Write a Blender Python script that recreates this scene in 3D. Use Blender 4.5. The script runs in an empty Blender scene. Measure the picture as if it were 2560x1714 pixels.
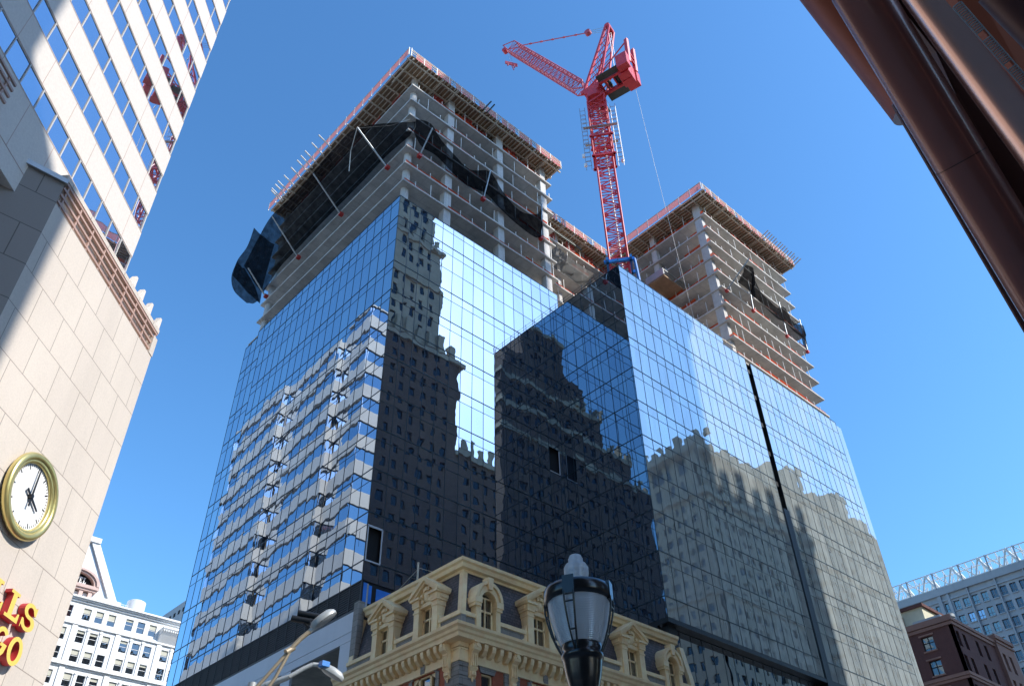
import bpy, bmesh, math, random
from mathutils import Vector, Matrix
PI = math.pi
R = math.radians
col = bpy.context.scene.collection
rnd = random.Random(7)

# ------------------------------------------------------------------ helpers
class MB:
    """collects simple shapes in world metres, build() links them as ONE mesh object"""
    def __init__(s, T=None):
        s.v = []; s.f = []; s.T = T; s.sm = []; s.mi = []
        s.m = 0
    def add(s, vs, fs, smooth=False):
        b = len(s.v)
        s.v += [(s.T(*p) if s.T else tuple(p)) for p in vs]
        for f in fs:
            s.f.append([i + b for i in f]); s.sm.append(smooth); s.mi.append(s.m)
    def box(s, x0, x1, y0, y1, z0, z1):
        s.add([(x0,y0,z0),(x1,y0,z0),(x1,y1,z0),(x0,y1,z0),(x0,y0,z1),(x1,y0,z1),(x1,y1,z1),(x0,y1,z1)],
              [(0,3,2,1),(4,5,6,7),(0,1,5,4),(1,2,6,5),(2,3,7,6),(3,0,4,7)])
    def hexa(s, a, b):
        """two quads a (4 pts) and b (4 pts) joined"""
        s.add(list(a) + list(b), [(0,3,2,1),(4,5,6,7),(0,1,5,4),(1,2,6,5),(2,3,7,6),(3,0,4,7)])
    def quad(s, *p): s.add(p, [tuple(range(len(p)))])
    def bar(s, p, q, w, h=None, up=(0,0,1)):
        h = h or w
        p = Vector(p); q = Vector(q); d = (q - p)
        if d.length < 1e-6: return
        d.normalize(); u = Vector(up)
        if abs(d.dot(u)) > .98: u = Vector((1,0,0))
        a = d.cross(u).normalized() * (w / 2); b = a.cross(d).normalized() * (h / 2)
        s.hexa([p-a-b, p+a-b, p+a+b, p-a+b], [q-a-b, q+a-b, q+a+b, q-a+b])
    def tube(s, p, q, r, n=10, r2=None, caps=True):
        r2 = r if r2 is None else r2
        p = Vector(p); q = Vector(q); d = (q - p).normalized()
        u = Vector((0,0,1)) if abs(d.z) < .95 else Vector((1,0,0))
        a = d.cross(u).normalized(); b = d.cross(a).normalized()
        vs = []
        for c, rr in ((p, r), (q, r2)):
            for i in range(n):
                t = 2*PI*i/n; vs.append(c + a*math.cos(t)*rr + b*math.sin(t)*rr)
        s.add(vs, [(i, (i+1) % n, n+(i+1) % n, n+i) for i in range(n)], True)
        if caps: s.add(vs, [tuple(range(n))[::-1], tuple(range(n, 2*n))])
    def path(s, pts, r, n=8):
        for a, b in zip(pts, pts[1:]): s.tube(a, b, r, n)
    def lathe(s, prof, c, n=32, cap=True):
        vs = []
        for r, z in prof:
            for i in range(n):
                t = 2*PI*i/n; vs.append((c[0]+r*math.cos(t), c[1]+r*math.sin(t), c[2]+z))
        fs = []
        for k in range(len(prof)-1):
            for i in range(n):
                j = (i+1) % n; fs.append((k*n+i, k*n+j, (k+1)*n+j, (k+1)*n+i))
        s.add(vs, fs, True)
        if cap:
            s.add(vs[:n], [tuple(range(n))[::-1]]); s.add(vs[-n:], [tuple(range(n))])
    def prism(s, poly, a, b):
        """poly: list of (i,j); a,b: functions mapping (i,j)->3d for the two end caps"""
        n = len(poly)
        s.add([a(*p) for p in poly] + [b(*p) for p in poly],
              [tuple(range(n))[::-1], tuple(range(n, 2*n))] + [(i, (i+1) % n, n+(i+1) % n, n+i) for i in range(n)])
    def build(s, name, mat, parent=None, root=None, bevel=0, normals=True):
        root = root or (0,0,0)
        me = bpy.data.meshes.new(name)
        me.from_pydata([(p[0]-root[0], p[1]-root[1], p[2]-root[2]) for p in s.v], [], s.f)
        if normals:
            bm = bmesh.new(); bm.from_mesh(me)
            bmesh.ops.recalc_face_normals(bm, faces=bm.faces)
            bm.to_mesh(me); bm.free()
        for m in (mat if isinstance(mat, (list, tuple)) else [mat]): me.materials.append(m)
        uv = me.uv_layers.new(name='UVMap')
        for i, p in enumerate(me.polygons):
            p.use_smooth = s.sm[i]
            p.material_index = s.mi[i]
            n = p.normal
            for li in p.loop_indices:
                w = s.v[me.loops[li].vertex_index]
                if abs(n.z) > .9: uv.data[li].uv = (w[0], w[1])
                else:
                    l = math.hypot(n.x, n.y); uv.data[li].uv = ((-n.y*w[0] + n.x*w[1]) / l, w[2])
        o = bpy.data.objects.new(name, me); col.objects.link(o)
        if parent is not None: o.parent = parent
        elif root != (0,0,0): o.location = root
        if bevel:
            b = o.modifiers.new('Bevel', 'BEVEL'); b.width = bevel; b.segments = 2; b.limit_method = 'ANGLE'
        return o

def thing(name, label, cat, loc, group=None):
    o = bpy.data.objects.new(name, None); col.objects.link(o); o.location = loc
    o.empty_display_size = .5
    o['label'] = label; o['category'] = cat
    if group: o['group'] = group
    o['root'] = list(loc)
    return o
class Th:
    """a thing: parts are built in world coordinates under its Empty"""
    def __init__(s, name, label, cat, loc, group=None):
        s.o = thing(name, label, cat, loc, group); s.loc = tuple(loc)
    def part(s, mb, name, mat, parent=None, bevel=0, normals=True):
        return mb.build(name, mat, parent or s.o, s.loc, bevel, normals)
def struct(mb, name, mat):
    o = mb.build(name, mat); o['kind'] = 'structure'; return o
def frame(ox, oy, az):
    """local (u along az, v outward to the right-hand side of az, z)"""
    c, s_ = math.cos(R(az)), math.sin(R(az))
    return lambda u, v, z: (ox + u*c + v*s_, oy + u*s_ - v*c, z)

# ------------------------------------------------------------------ materials
def newmat(name):
    m = bpy.data.materials.new(name); m.use_nodes = True
    nt = m.node_tree; nt.nodes.clear()
    out = nt.nodes.new('ShaderNodeOutputMaterial')
    return m, nt, out
def N(nt, t, **k):
    n = nt.nodes.new(t)
    for a, b in k.items():
        if a in n.inputs: n.inputs[a].default_value = b
        else: setattr(n, a, b)
    return n
def rgb(c): return (c[0], c[1], c[2], 1)
def coords(nt, kind='Object', scale=(1,1,1)):
    tc = N(nt, 'ShaderNodeTexCoord'); mp = N(nt, 'ShaderNodeMapping')
    mp.inputs['Scale'].default_value = scale
    nt.links.new(tc.outputs[kind], mp.inputs[0]); return mp.outputs[0]
def pbr(name, c, rough=.7, metal=0, var=.12, vs=.6, c2=None, bump=0, bs=8, spec=.5, grime=0, coat=0):
    """principled paint / stone with two scales of noise in the colour, optional streaks"""
    m, nt, out = newmat(name); L = nt.links.new
    p = N(nt, 'ShaderNodeBsdfPrincipled'); p.inputs['Roughness'].default_value = rough
    p.inputs['Metallic'].default_value = metal; p.inputs['Specular IOR Level'].default_value = spec
    if coat: p.inputs['Coat Weight'].default_value = coat; p.inputs['Coat Roughness'].default_value = .06
    co = coords(nt)
    n1 = N(nt, 'ShaderNodeTexNoise', Scale=vs, Detail=6.0, Roughness=.6); L(co, n1.inputs['Vector'])
    mx = N(nt, 'ShaderNodeMix', data_type='RGBA')
    a = tuple(x*(1-var) for x in c); b = tuple(min(1, x*(1+var)) for x in (c2 or c))
    mx.inputs[6].default_value = rgb(a); mx.inputs[7].default_value = rgb(b)
    cr = N(nt, 'ShaderNodeMapRange'); cr.inputs[1].default_value = .3; cr.inputs[2].default_value = .7
    L(n1.outputs[0], cr.inputs[0]); L(cr.outputs[0], mx.inputs[0])
    last = mx.outputs[2]
    if grime:
        co2 = coords(nt, 'Object', (1.2, 1.2, .12))
        n2 = N(nt, 'ShaderNodeTexNoise', Scale=1.3, Detail=5.0); L(co2, n2.inputs['Vector'])
        r2 = N(nt, 'ShaderNodeMapRange'); r2.inputs[1].default_value = .48; r2.inputs[2].default_value = .75
        r2.inputs[4].default_value = grime; L(n2.outputs[0], r2.inputs[0])
        m2 = N(nt, 'ShaderNodeMix', data_type='RGBA'); L(last, m2.inputs[6])
        m2.inputs[7].default_value = rgb(tuple(x*.35 for x in c)); L(r2.outputs[0], m2.inputs[0]); last = m2.outputs[2]
    L(last, p.inputs['Base Color'])
    if bump:
        n3 = N(nt, 'ShaderNodeTexNoise', Scale=bs, Detail=5.0); L(co, n3.inputs['Vector'])
        bp = N(nt, 'ShaderNodeBump', Strength=bump, Distance=.02); L(n3.outputs[0], bp.inputs['Height']); L(bp.outputs[0], p.inputs['Normal'])
    L(p.outputs[0], out.inputs[0]); return m
def bricks(name, c1, c2, mortar, bw, rh, ms, rough=.8, offset=.5, fine=None, bump=.4, speck=.1, spec=.4):
    m, nt, out = newmat(name); L = nt.links.new
    p = N(nt, 'ShaderNodeBsdfPrincipled', Roughness=rough); p.inputs['Specular IOR Level'].default_value = spec
    uv = coords(nt, 'UV')
    b = N(nt, 'ShaderNodeTexBrick', Scale=1.0); b.offset = offset
    b.inputs['Brick Width'].default_value = bw; b.inputs['Row Height'].default_value = rh
    b.inputs['Mortar Size'].default_value = ms; b.inputs['Mortar Smooth'].default_value = .1
    b.inputs['Color1'].default_value = rgb(c1); b.inputs['Color2'].default_value = rgb(c2); b.inputs['Mortar'].default_value = rgb(mortar)
    L(uv, b.inputs['Vector'])
    co = coords(nt)
    n1 = N(nt, 'ShaderNodeTexNoise', Scale=fine or 3.0, Detail=8.0, Roughness=.7); L(co, n1.inputs['Vector'])
    n2 = N(nt, 'ShaderNodeTexNoise', Scale=.35, Detail=4.0); L(coords(nt, 'Object', (1,1,.25)), n2.inputs['Vector'])
    ad = N(nt, 'ShaderNodeMath', operation='ADD'); L(n1.outputs[0], ad.inputs[0]); L(n2.outputs[0], ad.inputs[1])
    mr = N(nt, 'ShaderNodeMapRange'); mr.inputs[1].default_value = .6; mr.inputs[2].default_value = 1.4
    mr.inputs[3].default_value = 1-speck; mr.inputs[4].default_value = 1+speck; L(ad.outputs[0], mr.inputs[0])
    mx = N(nt, 'ShaderNodeMix', data_type='RGBA', blend_type='MULTIPLY'); mx.inputs[0].default_value = 1
    L(b.outputs[0], mx.inputs[6]); L(mr.outputs[0], mx.inputs[7]); L(mx.outputs[2], p.inputs['Base Color'])
    bp = N(nt, 'ShaderNodeBump', Strength=bump, Distance=.01); bp.invert = True
    L(b.outputs['Fac'], bp.inputs['Height']); L(bp.outputs[0], p.inputs['Normal'])
    L(p.outputs[0], out.inputs[0]); return m
def glassmat(name, tint=(.80,.90,1), base=(.010,.020,.042), f0=.55, wave=.0011, ws=.55, dust=0, dustc=(.66,.71,.68), rough=0, fmax=.98):
    """coated mirror glass on a dark room, rolled-wave bump, optional dust film"""
    m, nt, out = newmat(name); L = nt.links.new
    g = N(nt, 'ShaderNodeBsdfGlossy', Roughness=rough); g.inputs['Color'].default_value = rgb(tint)
    d = N(nt, 'ShaderNodeBsdfDiffuse'); d.inputs['Color'].default_value = rgb(base)
    co = coords(nt, 'Object', (1, 1, .8))
    n1 = N(nt, 'ShaderNodeTexNoise', Scale=ws, Detail=1.5, Roughness=.45); L(co, n1.inputs['Vector'])
    bp = N(nt, 'ShaderNodeBump', Strength=1.0, Distance=wave*4.5); L(n1.outputs[0], bp.inputs['Height'])
    L(bp.outputs[0], g.inputs['Normal'])
    lw = N(nt, 'ShaderNodeLayerWeight', Blend=.5); pw_ = N(nt, 'ShaderNodeMath', operation='POWER'); pw_.inputs[1].default_value = 1.5
    L(lw.outputs['Facing'], pw_.inputs[0])
    mr = N(nt, 'ShaderNodeMapRange'); mr.inputs[3].default_value = f0; mr.inputs[4].default_value = fmax
    L(pw_.outputs[0], mr.inputs[0])
    mx = N(nt, 'ShaderNodeMixShader'); L(mr.outputs[0], mx.inputs[0]); L(d.outputs[0], mx.inputs[1]); L(g.outputs[0], mx.inputs[2])
    last = mx.outputs[0]
    if dust:
        dd = N(nt, 'ShaderNodeBsdfDiffuse'); dd.inputs['Color'].default_value = rgb(dustc)
        n2 = N(nt, 'ShaderNodeTexNoise', Scale=.9, Detail=7.0, Roughness=.65); L(coords(nt, 'Object', (1,1,.16)), n2.inputs['Vector'])
        m2 = N(nt, 'ShaderNodeMapRange'); m2.inputs[1].default_value = .3; m2.inputs[2].default_value = .72
        m2.inputs[3].default_value = dust*.55; m2.inputs[4].default_value = dust*1.35; L(n2.outputs[0], m2.inputs[0])
        m3 = N(nt, 'ShaderNodeMixShader'); L(m2.outputs[0], m3.inputs[0]); L(last, m3.inputs[1]); L(dd.outputs[0], m3.inputs[2]); last = m3.outputs[0]
    L(last, out.inputs[0]); return m
def netmat(name, c, alpha, folds=True):
    """woven mesh: partly see-through cloth"""
    m, nt, out = newmat(name); L = nt.links.new
    d = N(nt, 'ShaderNodeBsdfDiffuse'); d.inputs['Color'].default_value = rgb(c)
    tl = N(nt, 'ShaderNodeBsdfTranslucent'); tl.inputs['Color'].default_value = rgb(c)
    t = N(nt, 'ShaderNodeBsdfTransparent')
    a = N(nt, 'ShaderNodeMixShader'); a.inputs[0].default_value = .4; L(d.outputs[0], a.inputs[1]); L(tl.outputs[0], a.inputs[2])
    n = N(nt, 'ShaderNodeTexNoise', Scale=1.4, Detail=5.0); L(coords(nt), n.inputs['Vector'])
    mr = N(nt, 'ShaderNodeMapRange'); mr.inputs[1].default_value = .35; mr.inputs[2].default_value = .7
    mr.inputs[3].default_value = max(0, alpha-.05); mr.inputs[4].default_value = min(1, alpha+.05); L(n.outputs[0], mr.inputs[0])
    b = N(nt, 'ShaderNodeMixShader'); L(mr.outputs[0], b.inputs[0]); L(t.outputs[0], b.inputs[1]); L(a.outputs[0], b.inputs[2])
    L(b.outputs[0], out.inputs[0]); return m

M = dict(
    glassL=[glassmat('tower glass', dust=.012, f0=f, tint=t) for f, t in ((.42,(.80,.91,1)), (.39,(.78,.90,1)), (.45,(.82,.93,1)))],
    glassR=[glassmat('dusty tower glass', dust=d, f0=.45, tint=(.82,.93,.98)) for d in (.31, .35, .28)],
    windeco=glassmat('old window glass', tint=(.7,.78,.85), f0=.04, fmax=.30, wave=.003, ws=1.2, base=(.012,.014,.018)),
    winblue=glassmat('ribbon window glass', tint=(.80,.88,1), f0=.55, wave=.0008, dust=.02),
    windark=glassmat('dark window glass', tint=(.8,.88,.95), f0=.12, wave=.002, ws=1.2, base=(.012,.014,.018)),
    winpale=glassmat('pale window glass', tint=(.8,.95,.95), f0=.22, wave=.001, base=(.10,.13,.13)),
    mull=pbr('dark mullion', (.03,.05,.06), .35, .6, spec=.5),
    mullw=pbr('pale mullion', (.62,.60,.58), .4),
    conc=pbr('raw concrete', (.50,.47,.42), .9, var=.2, vs=.5, c2=(.55,.52,.47), bump=.3, bs=3, grime=.3),
    slabc=bricks('slab concrete', (.60,.58,.54), (.53,.51,.475), (.36,.35,.33), 2.4, 1.2, .018, .9, .5, fine=1.6, speck=.28, bump=.3),
    concw=pbr('pale column concrete', (.60,.585,.56), .85, var=.12, vs=1.2, bump=.2, bs=4, grime=.15),
    panel=pbr('white metal panel', (.62,.64,.68), .35, .0, var=.05, vs=.25, grime=.06),
    louv=pbr('charcoal louvre', (.035,.036,.04), .5),
    dark=pbr('dark interior', (.015,.016,.018), .9),
    black=pbr('black frame metal', (.008,.010,.013), .45),
    blue=pbr('blue membrane', (.03,.22,.75), .6, var=.2),
    blues=pbr('blue painted steel', (.02,.20,.60), .4, var=.08),
    red=pbr('crane red paint', (.62,.035,.055), .38, var=.12, vs=.8, c2=(.66,.06,.07), grime=.12),
    redd=pbr('faded crane red', (.55,.09,.12), .5, var=.15),
    shore=pbr('red shoring steel', (.50,.04,.03), .55, var=.2),
    galv=pbr('galvanised steel', (.42,.44,.45), .4, .7, var=.12),
    wht=pbr('white post paint', (.78,.77,.72), .55, var=.08),
    timber=pbr('weathered timber', (.58,.52,.42), .85, var=.2, vs=3, c2=(.64,.56,.45), bump=.2),
    ply=pbr('brown plywood', (.34,.22,.13), .8, var=.3, vs=.9),
    netb=netmat('black debris mesh', (.010,.011,.014), .88),
    netg=netmat('dusty grey mesh', (.22,.22,.21), .88),
    neto=netmat('orange safety mesh', (.62,.085,.03), .9),
    netp=netmat('salmon edge mesh', (.85,.30,.26), .90),
    machine=pbr('machinery grey green', (.06,.075,.07), .5, .3),
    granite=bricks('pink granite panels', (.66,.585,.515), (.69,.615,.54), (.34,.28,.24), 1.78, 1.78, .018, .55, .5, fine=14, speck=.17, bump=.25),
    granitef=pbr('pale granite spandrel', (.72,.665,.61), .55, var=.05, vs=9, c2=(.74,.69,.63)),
    granite_shade=bricks('granite slabs in painted shade', (.30,.27,.25), (.32,.285,.265), (.13,.115,.105), 2.4, 1.78, .02, .5, .5, fine=14, speck=.10, bump=.25),  # darker copy of the granite, the return's shade put into its colour
    rail=pbr('tan painted rail', (.50,.33,.27), .45),
    brass=pbr('gilded ring', (.72,.60,.24), .30, .75, var=.08, vs=2),
    clockw=pbr('clock face white', (.88,.88,.88), .4, var=.02),
    ink=pbr('black hands', (.01,.01,.012), .4),
    yel=pbr('yellow letter face', (.85,.62,.14), .4, var=.04),
    redl=pbr('red letter side', (.50,.03,.035), .45, var=.08),
    cream=pbr('cream painted trim', (1.0,.67,.36), .6, var=.10, vs=1.5, c2=(1.0,.72,.42), grime=.12, bump=.1, bs=12),
    slate=bricks('purple slate', (.075,.065,.07), (.13,.105,.105), (.025,.022,.024), .32, .21, .012, .6, .5, fine=6, speck=.3, bump=.9),
    brick=bricks('red brick', (.46,.10,.045), (.38,.08,.04), (.28,.14,.09), .215, .075, .010, .85, .5, fine=5, speck=.18),
    stone=bricks('grey sandstone', (.30,.275,.25), (.25,.23,.21), (.13,.12,.11), .9, .42, .012, .8, .5, fine=7, speck=.22, bump=.6),
    iron=pbr('black cast iron', (.006,.006,.007), .28, .0, var=.1, bump=.06, bs=30, coat=.4),
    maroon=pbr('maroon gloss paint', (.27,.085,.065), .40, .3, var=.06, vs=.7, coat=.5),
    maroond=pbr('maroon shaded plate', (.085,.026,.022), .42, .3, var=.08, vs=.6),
    maroon_glint=pbr('maroon with painted glint', (.62,.36,.30), .26, .9, var=.05, vs=.7, coat=1),  # paler, shinier copy of the maroon, the tube's bright glint put into its colour
    orangep=pbr('rust orange plate', (.30,.055,.02), .45, .2, var=.1),
    whites=pbr('white glazed terracotta', (.80,.80,.78), .45, var=.04, vs=.4, grime=.06),
    pinkc=pbr('pinkish terracotta', (.60,.42,.36), .6),
    roofg=pbr('pale metal roof', (.50,.55,.58), .4, .2, var=.05, vs=.2),
    shade=pbr('window blind', (.52,.50,.40), .8, var=.1),
    greyc=pbr('grey tower concrete', (.40,.41,.42), .8, var=.08, vs=.2, grime=.12),
    brickd=bricks('dark brown brick', (.15,.055,.045), (.12,.045,.04), (.12,.07,.06), .25, .09, .012, .85, .5, fine=2, speck=.2),
    bricko=pbr('brown stone band', (.30,.16,.12), .8, var=.1),
    tanp=pbr('tan stucco', (.62,.58,.42), .8),
    decob=bricks('deco brown brick', (.17,.11,.085), (.14,.09,.07), (.10,.07,.06), .8, .3, .02, .8, .5, fine=1, speck=.25),
    decol=pbr('deco limestone', (.42,.36,.28), .8, var=.18, vs=.3, grime=.2),
    hotel=pbr('hotel limestone', (.33,.285,.22), .8, var=.1, vs=.3, grime=.15),
    stripe=pbr('pale office spandrel', (.50,.47,.455), .6, var=.06, vs=.3),
    asph=pbr('asphalt', (.05,.05,.052), .9, var=.2, vs=1, bump=.3, bs=40),
    walk=bricks('concrete pavement', (.34,.33,.31), (.31,.30,.28), (.18,.17,.16), 1.5, 1.5, .02, .9, 0),
    line=pbr('road marking paint', (.75,.74,.70), .7),
    pole=pbr('bronze lamp pole', (.33,.27,.19), .5, .3),
    alum=pbr('pale grey lamp paint', (.42,.44,.44), .45, .2),
    lens=pbr('lamp lens grey', (.34,.35,.35), .35),
)
# frosted acrylic of the acorn lamp
def acrylic():
    m, nt, out = newmat('frosted acrylic globe'); L = nt.links.new
    d = N(nt, 'ShaderNodeBsdfDiffuse'); d.inputs['Color'].default_value = (.85,.86,.88,1)
    t = N(nt, 'ShaderNodeBsdfTranslucent'); t.inputs['Color'].default_value = (.85,.86,.88,1)
    g = N(nt, 'ShaderNodeBsdfGlossy', Roughness=.12)
    tr = N(nt, 'ShaderNodeBsdfTransparent'); tr.inputs['Color'].default_value = (.85,.87,.9,1)
    w = N(nt, 'ShaderNodeTexWave', Scale=26.0, Distortion=.0); w.bands_direction = 'Z'; L(coords(nt), w.inputs['Vector'])
    bp = N(nt, 'ShaderNodeBump', Strength=.5, Distance=.004); L(w.outputs[1], bp.inputs['Height'])
    for n in (d, t, g): L(bp.outputs[0], n.inputs['Normal'])
    a = N(nt, 'ShaderNodeMixShader'); a.inputs[0].default_value = .5; L(d.outputs[0], a.inputs[1]); L(t.outputs[0], a.inputs[2])
    b = N(nt, 'ShaderNodeMixShader'); b.inputs[0].default_value = .10; L(a.outputs[0], b.inputs[1]); L(tr.outputs[0], b.inputs[2])
    c = N(nt, 'ShaderNodeMixShader'); c.inputs[0].default_value = .12; L(b.outputs[0], c.inputs[1]); L(g.outputs[0], c.inputs[2])
    L(c.outputs[0], out.inputs[0]); return m
M['acr'] = acrylic()

# ------------------------------------------------------------------ camera, sun, sky
SUN_AZ, SUN_EL = -63.0, 40.3
sc = bpy.context.scene
cam_d = bpy.data.cameras.new('camera'); cam = bpy.data.objects.new('camera', cam_d); col.objects.link(cam)
yaw, pit, rol = .81287392, .69466074, -.02509637
w = Vector((math.cos(pit)*math.cos(yaw), math.cos(pit)*math.sin(yaw), math.sin(pit)))
r = w.cross(Vector((0,0,1))).normalized(); u = r.cross(w)
r2 = r*math.cos(rol) + u*math.sin(rol); u2 = u*math.cos(rol) - r*math.sin(rol)
CAM = Vector((0,0,1.6))
cam.matrix_world = Matrix(((r2.x,u2.x,-w.x,0),(r2.y,u2.y,-w.y,0),(r2.z,u2.z,-w.z,1.6),(0,0,0,1)))
cam_d.sensor_width = 36; cam_d.lens = 2102.807/2560*36; cam_d.clip_start = .1; cam_d.clip_end = 6000
sc.camera = cam
sd = Vector((math.cos(R(SUN_EL))*math.cos(R(SUN_AZ)), math.cos(R(SUN_EL))*math.sin(R(SUN_AZ)), math.sin(R(SUN_EL))))
sl = bpy.data.lights.new('sun', 'SUN'); sl.energy = 2.6; sl.angle = R(.53); sl.color = (1,.94,.85)
so = bpy.data.objects.new('sun', sl); col.objects.link(so)
so.rotation_euler = (-sd).to_track_quat('-Z', 'Y').to_euler(); so.location = (60,-120,160)
wd = bpy.data.worlds.new('World'); sc.world = wd; wd.use_nodes = True
nt = wd.node_tree; bg = nt.nodes['Background']
sky = nt.nodes.new('ShaderNodeTexSky'); sky.sky_type = 'NISHITA'; sky.sun_disc = False
sky.sun_elevation = R(SUN_EL); sky.sun_rotation = R(90 - SUN_AZ) % (2*PI)
sky.air_density = 1.5; sky.dust_density = .8; sky.ozone_density = 10.0
gm = nt.nodes.new('ShaderNodeGamma'); gm.inputs[1].default_value = 1.25
hs_ = nt.nodes.new('ShaderNodeHueSaturation'); hs_.inputs['Hue'].default_value = .491
nt.links.new(sky.outputs[0], gm.inputs[0]); nt.links.new(gm.outputs[0], hs_.inputs['Color']); nt.links.new(hs_.outputs[0], bg.inputs[0]); bg.inputs[1].default_value = .09
sc.view_settings.view_transform = 'Standard'; sc.view_settings.look = 'None'
sc.view_settings.exposure = 1.05; sc.view_settings.gamma = 1
sc.cycles.caustics_reflective = False; sc.cycles.caustics_refractive = False
sc.cycles.max_bounces = 10; sc.cycles.glossy_bounces = 6; sc.cycles.diffuse_bounces = 3
sc.cycles.transparent_max_bounces = 12; sc.cycles.sample_clamp_indirect = 6

# ------------------------------------------------------------------ ground
b = MB(); b.box(-1500, 1500, -1500, 1500, -.6, 0); struct(b, 'ground', M['walk'])
b = MB(); b.box(13, 27, 8, 900, 0, .004); b.box(-300, 900, -14, -2, 0, .0045); b.box(13, 27, -2, 8, 0, .005); struct(b, 'road', M['asph'])
b = MB()
for k in range(40): b.box(19.9, 20.1, 12+k*6, 15+k*6, .004, .008)
for k in range(60): b.box(-60+k*6, -57+k*6, -8.1, -7.9, .0045, .0085)
struct(b, 'road_marking', M['line'])
b = MB()
b.box(27, 31.7, 8, 400, 0, .14); b.box(-60, 13, -2, 30, 0, .14); b.box(27.2, 300, -2, 8, 0, .14); b.box(-100, 300, -18, -14, 0, .14)
struct(b, 'sidewalk', M['walk'])

# ------------------------------------------------------------------ curtain wall
def curtain(th, F, u0, u1, z0, z1, pw, zl, mat, name='curtain_wall', topf=None, shift=None, tilt=.0012, mul=.034, holes=()):
    """grid of separate slightly tilted panes + a mullion grid; zl = [(z, thick)], F(u,v,z)"""
    n = max(1, round((u1-u0)/pw)); us = [u0+(u1-u0)*i/n for i in range(n+1)]
    g = MB(F); m = MB(F); mats = mat if isinstance(mat, (list, tuple)) else [mat]
    for i in range(n):
        ua, ub = us[i], us[i+1]
        zt = topf(ua, ub) if topf else z1
        dz = shift(i, n) if shift else 0
        lines = sorted([z+dz for z, t in zl if z0+.2 < z+dz < zt-.2])
        zs = [z0] + lines + [zt]
        for za, zb in zip(zs, zs[1:]):
            if any(abs(ua-h[0]) < .3 and abs(za-h[1]) < .3 for h in holes): continue
            a = rnd.gauss(0, tilt)*(ub-ua)/2; c = rnd.gauss(0, tilt)*min(zb-za, 3)/2
            a = max(-.012, min(.012, a)); c = max(-.012, min(.012, c))
            e = .004
            g.m = rnd.randrange(len(mats))
            g.add([(ua+e, -a-c, za+e), (ub-e, a-c, za+e), (ub-e, a+c, zb-e), (ua+e, -a+c, zb-e)], [(0,1,2,3)])
        for z, t in zl:
            z += dz
            if z0+.2 < z < zt-.2:
                h = .040 if t else .016
                m.box(ua, ub, -.02, .030 if t else .022, z-h, z+h)
        m.box(ua, ub, -.02, .03, zt-.06, zt+.02)
    for i, uu in enumerate(us):
        zt = (topf(max(u0, uu-.1), min(u1, uu+.1)) if topf else z1)
        m.box(uu-mul/2, uu+mul/2, -.02, .026, z0, zt)
    o = th.part(g, name, mat, normals=False)
    th.part(m, 'mullion_grid', M['mull'], parent=o)
    return o

X0, Y0, X1, Y1 = 32.5, 51.37, 55.5, 40.8
ZT, Z2 = 72.55, 69.2
thick = [30.2, 34.3, 38.3, 42.3, 46.3, 50.4, 54.5, 58.6, 62.6]
ZL = [(z, 1) for z in thick] + [(z-1.12, 0) for z in thick[1:]] + [(69.3, 1), (68.1, 0), (65.7, 0), (71.6, 0)]
ZL2 = [(z, 1) for z in thick] + [(z-1.12, 0) for z in thick[1:]] + [(66.1, 0), (68.2, 0)]
T = Th('glass_tower', 'mirror glass tower under construction with bare concrete floors rising above it', 'building', (X0, Y0, 0))
FL = frame(X0, Y0+33.2, -90)       # left face, u runs toward the near corner
FR = frame(X0, Y0, 0)              # right face of the left wing, u = +X
FI = frame(X1, Y0, -90)            # left face of the right wing
FS = frame(X1, Y1, 0)              # right face of the right wing
L_len = 33.2
curtain(T, FL, 0, L_len, 28.6, ZT, 1.51, ZL, M['glassL'],
        topf=lambda a, b: ZT if a > 2.5 else ZT-.9 - (2.5-a)*.05, shift=lambda i, n: -2.0 if i < 3 else 0)
wz = 30.2
curtain(T, FR, 0, 24.0, 28.6, ZT, 1.5, ZL, M['glassL'], holes=[(0, 30.2), (21.0, 46.3)])
curtain(T, FI, 0, Y0-Y1, 28.4, Z2, 1.5, ZL2, M['glassL'])
curtain(T, FS, 0, 23.9, 28.4, Z2, 1.5, ZL2, M['glassR'], topf=lambda a, b: Z2 if a < 19 else Z2-1.0)
curtain(T, FS, 25.0, 45.4, 28.4, Z2-1.2, 1.5, ZL2, M['glassR'])
# recessed slot between the two sheets of the right wing
b = MB(FS); b.box(23.4, 25.3, -1.2, -1.1, 28.4, 68); b.box(24.1, 24.98, -1.05, -.03, 28.4, 47)
b.box(23.86, 23.9, -1.1, -.03, 28.4, 68.1); b.box(25.0, 25.04, -1.1, -.03, 28.4, 68)
for k in range(10): b.box(23.92, 24.98, -1.09, -.25, 30.2+k*4.07-.5, 30.2+k*4.07+.1)
T.part(b, 'recess_slot', M['black'])
b = MB(FS)
for k in range(5): b.box(23.5, 24.5, -1.08, -1.0, 48.6+k*4.07, 51.5+k*4.07)
T.part(b, 'recess_window', M['winpale'])
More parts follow.
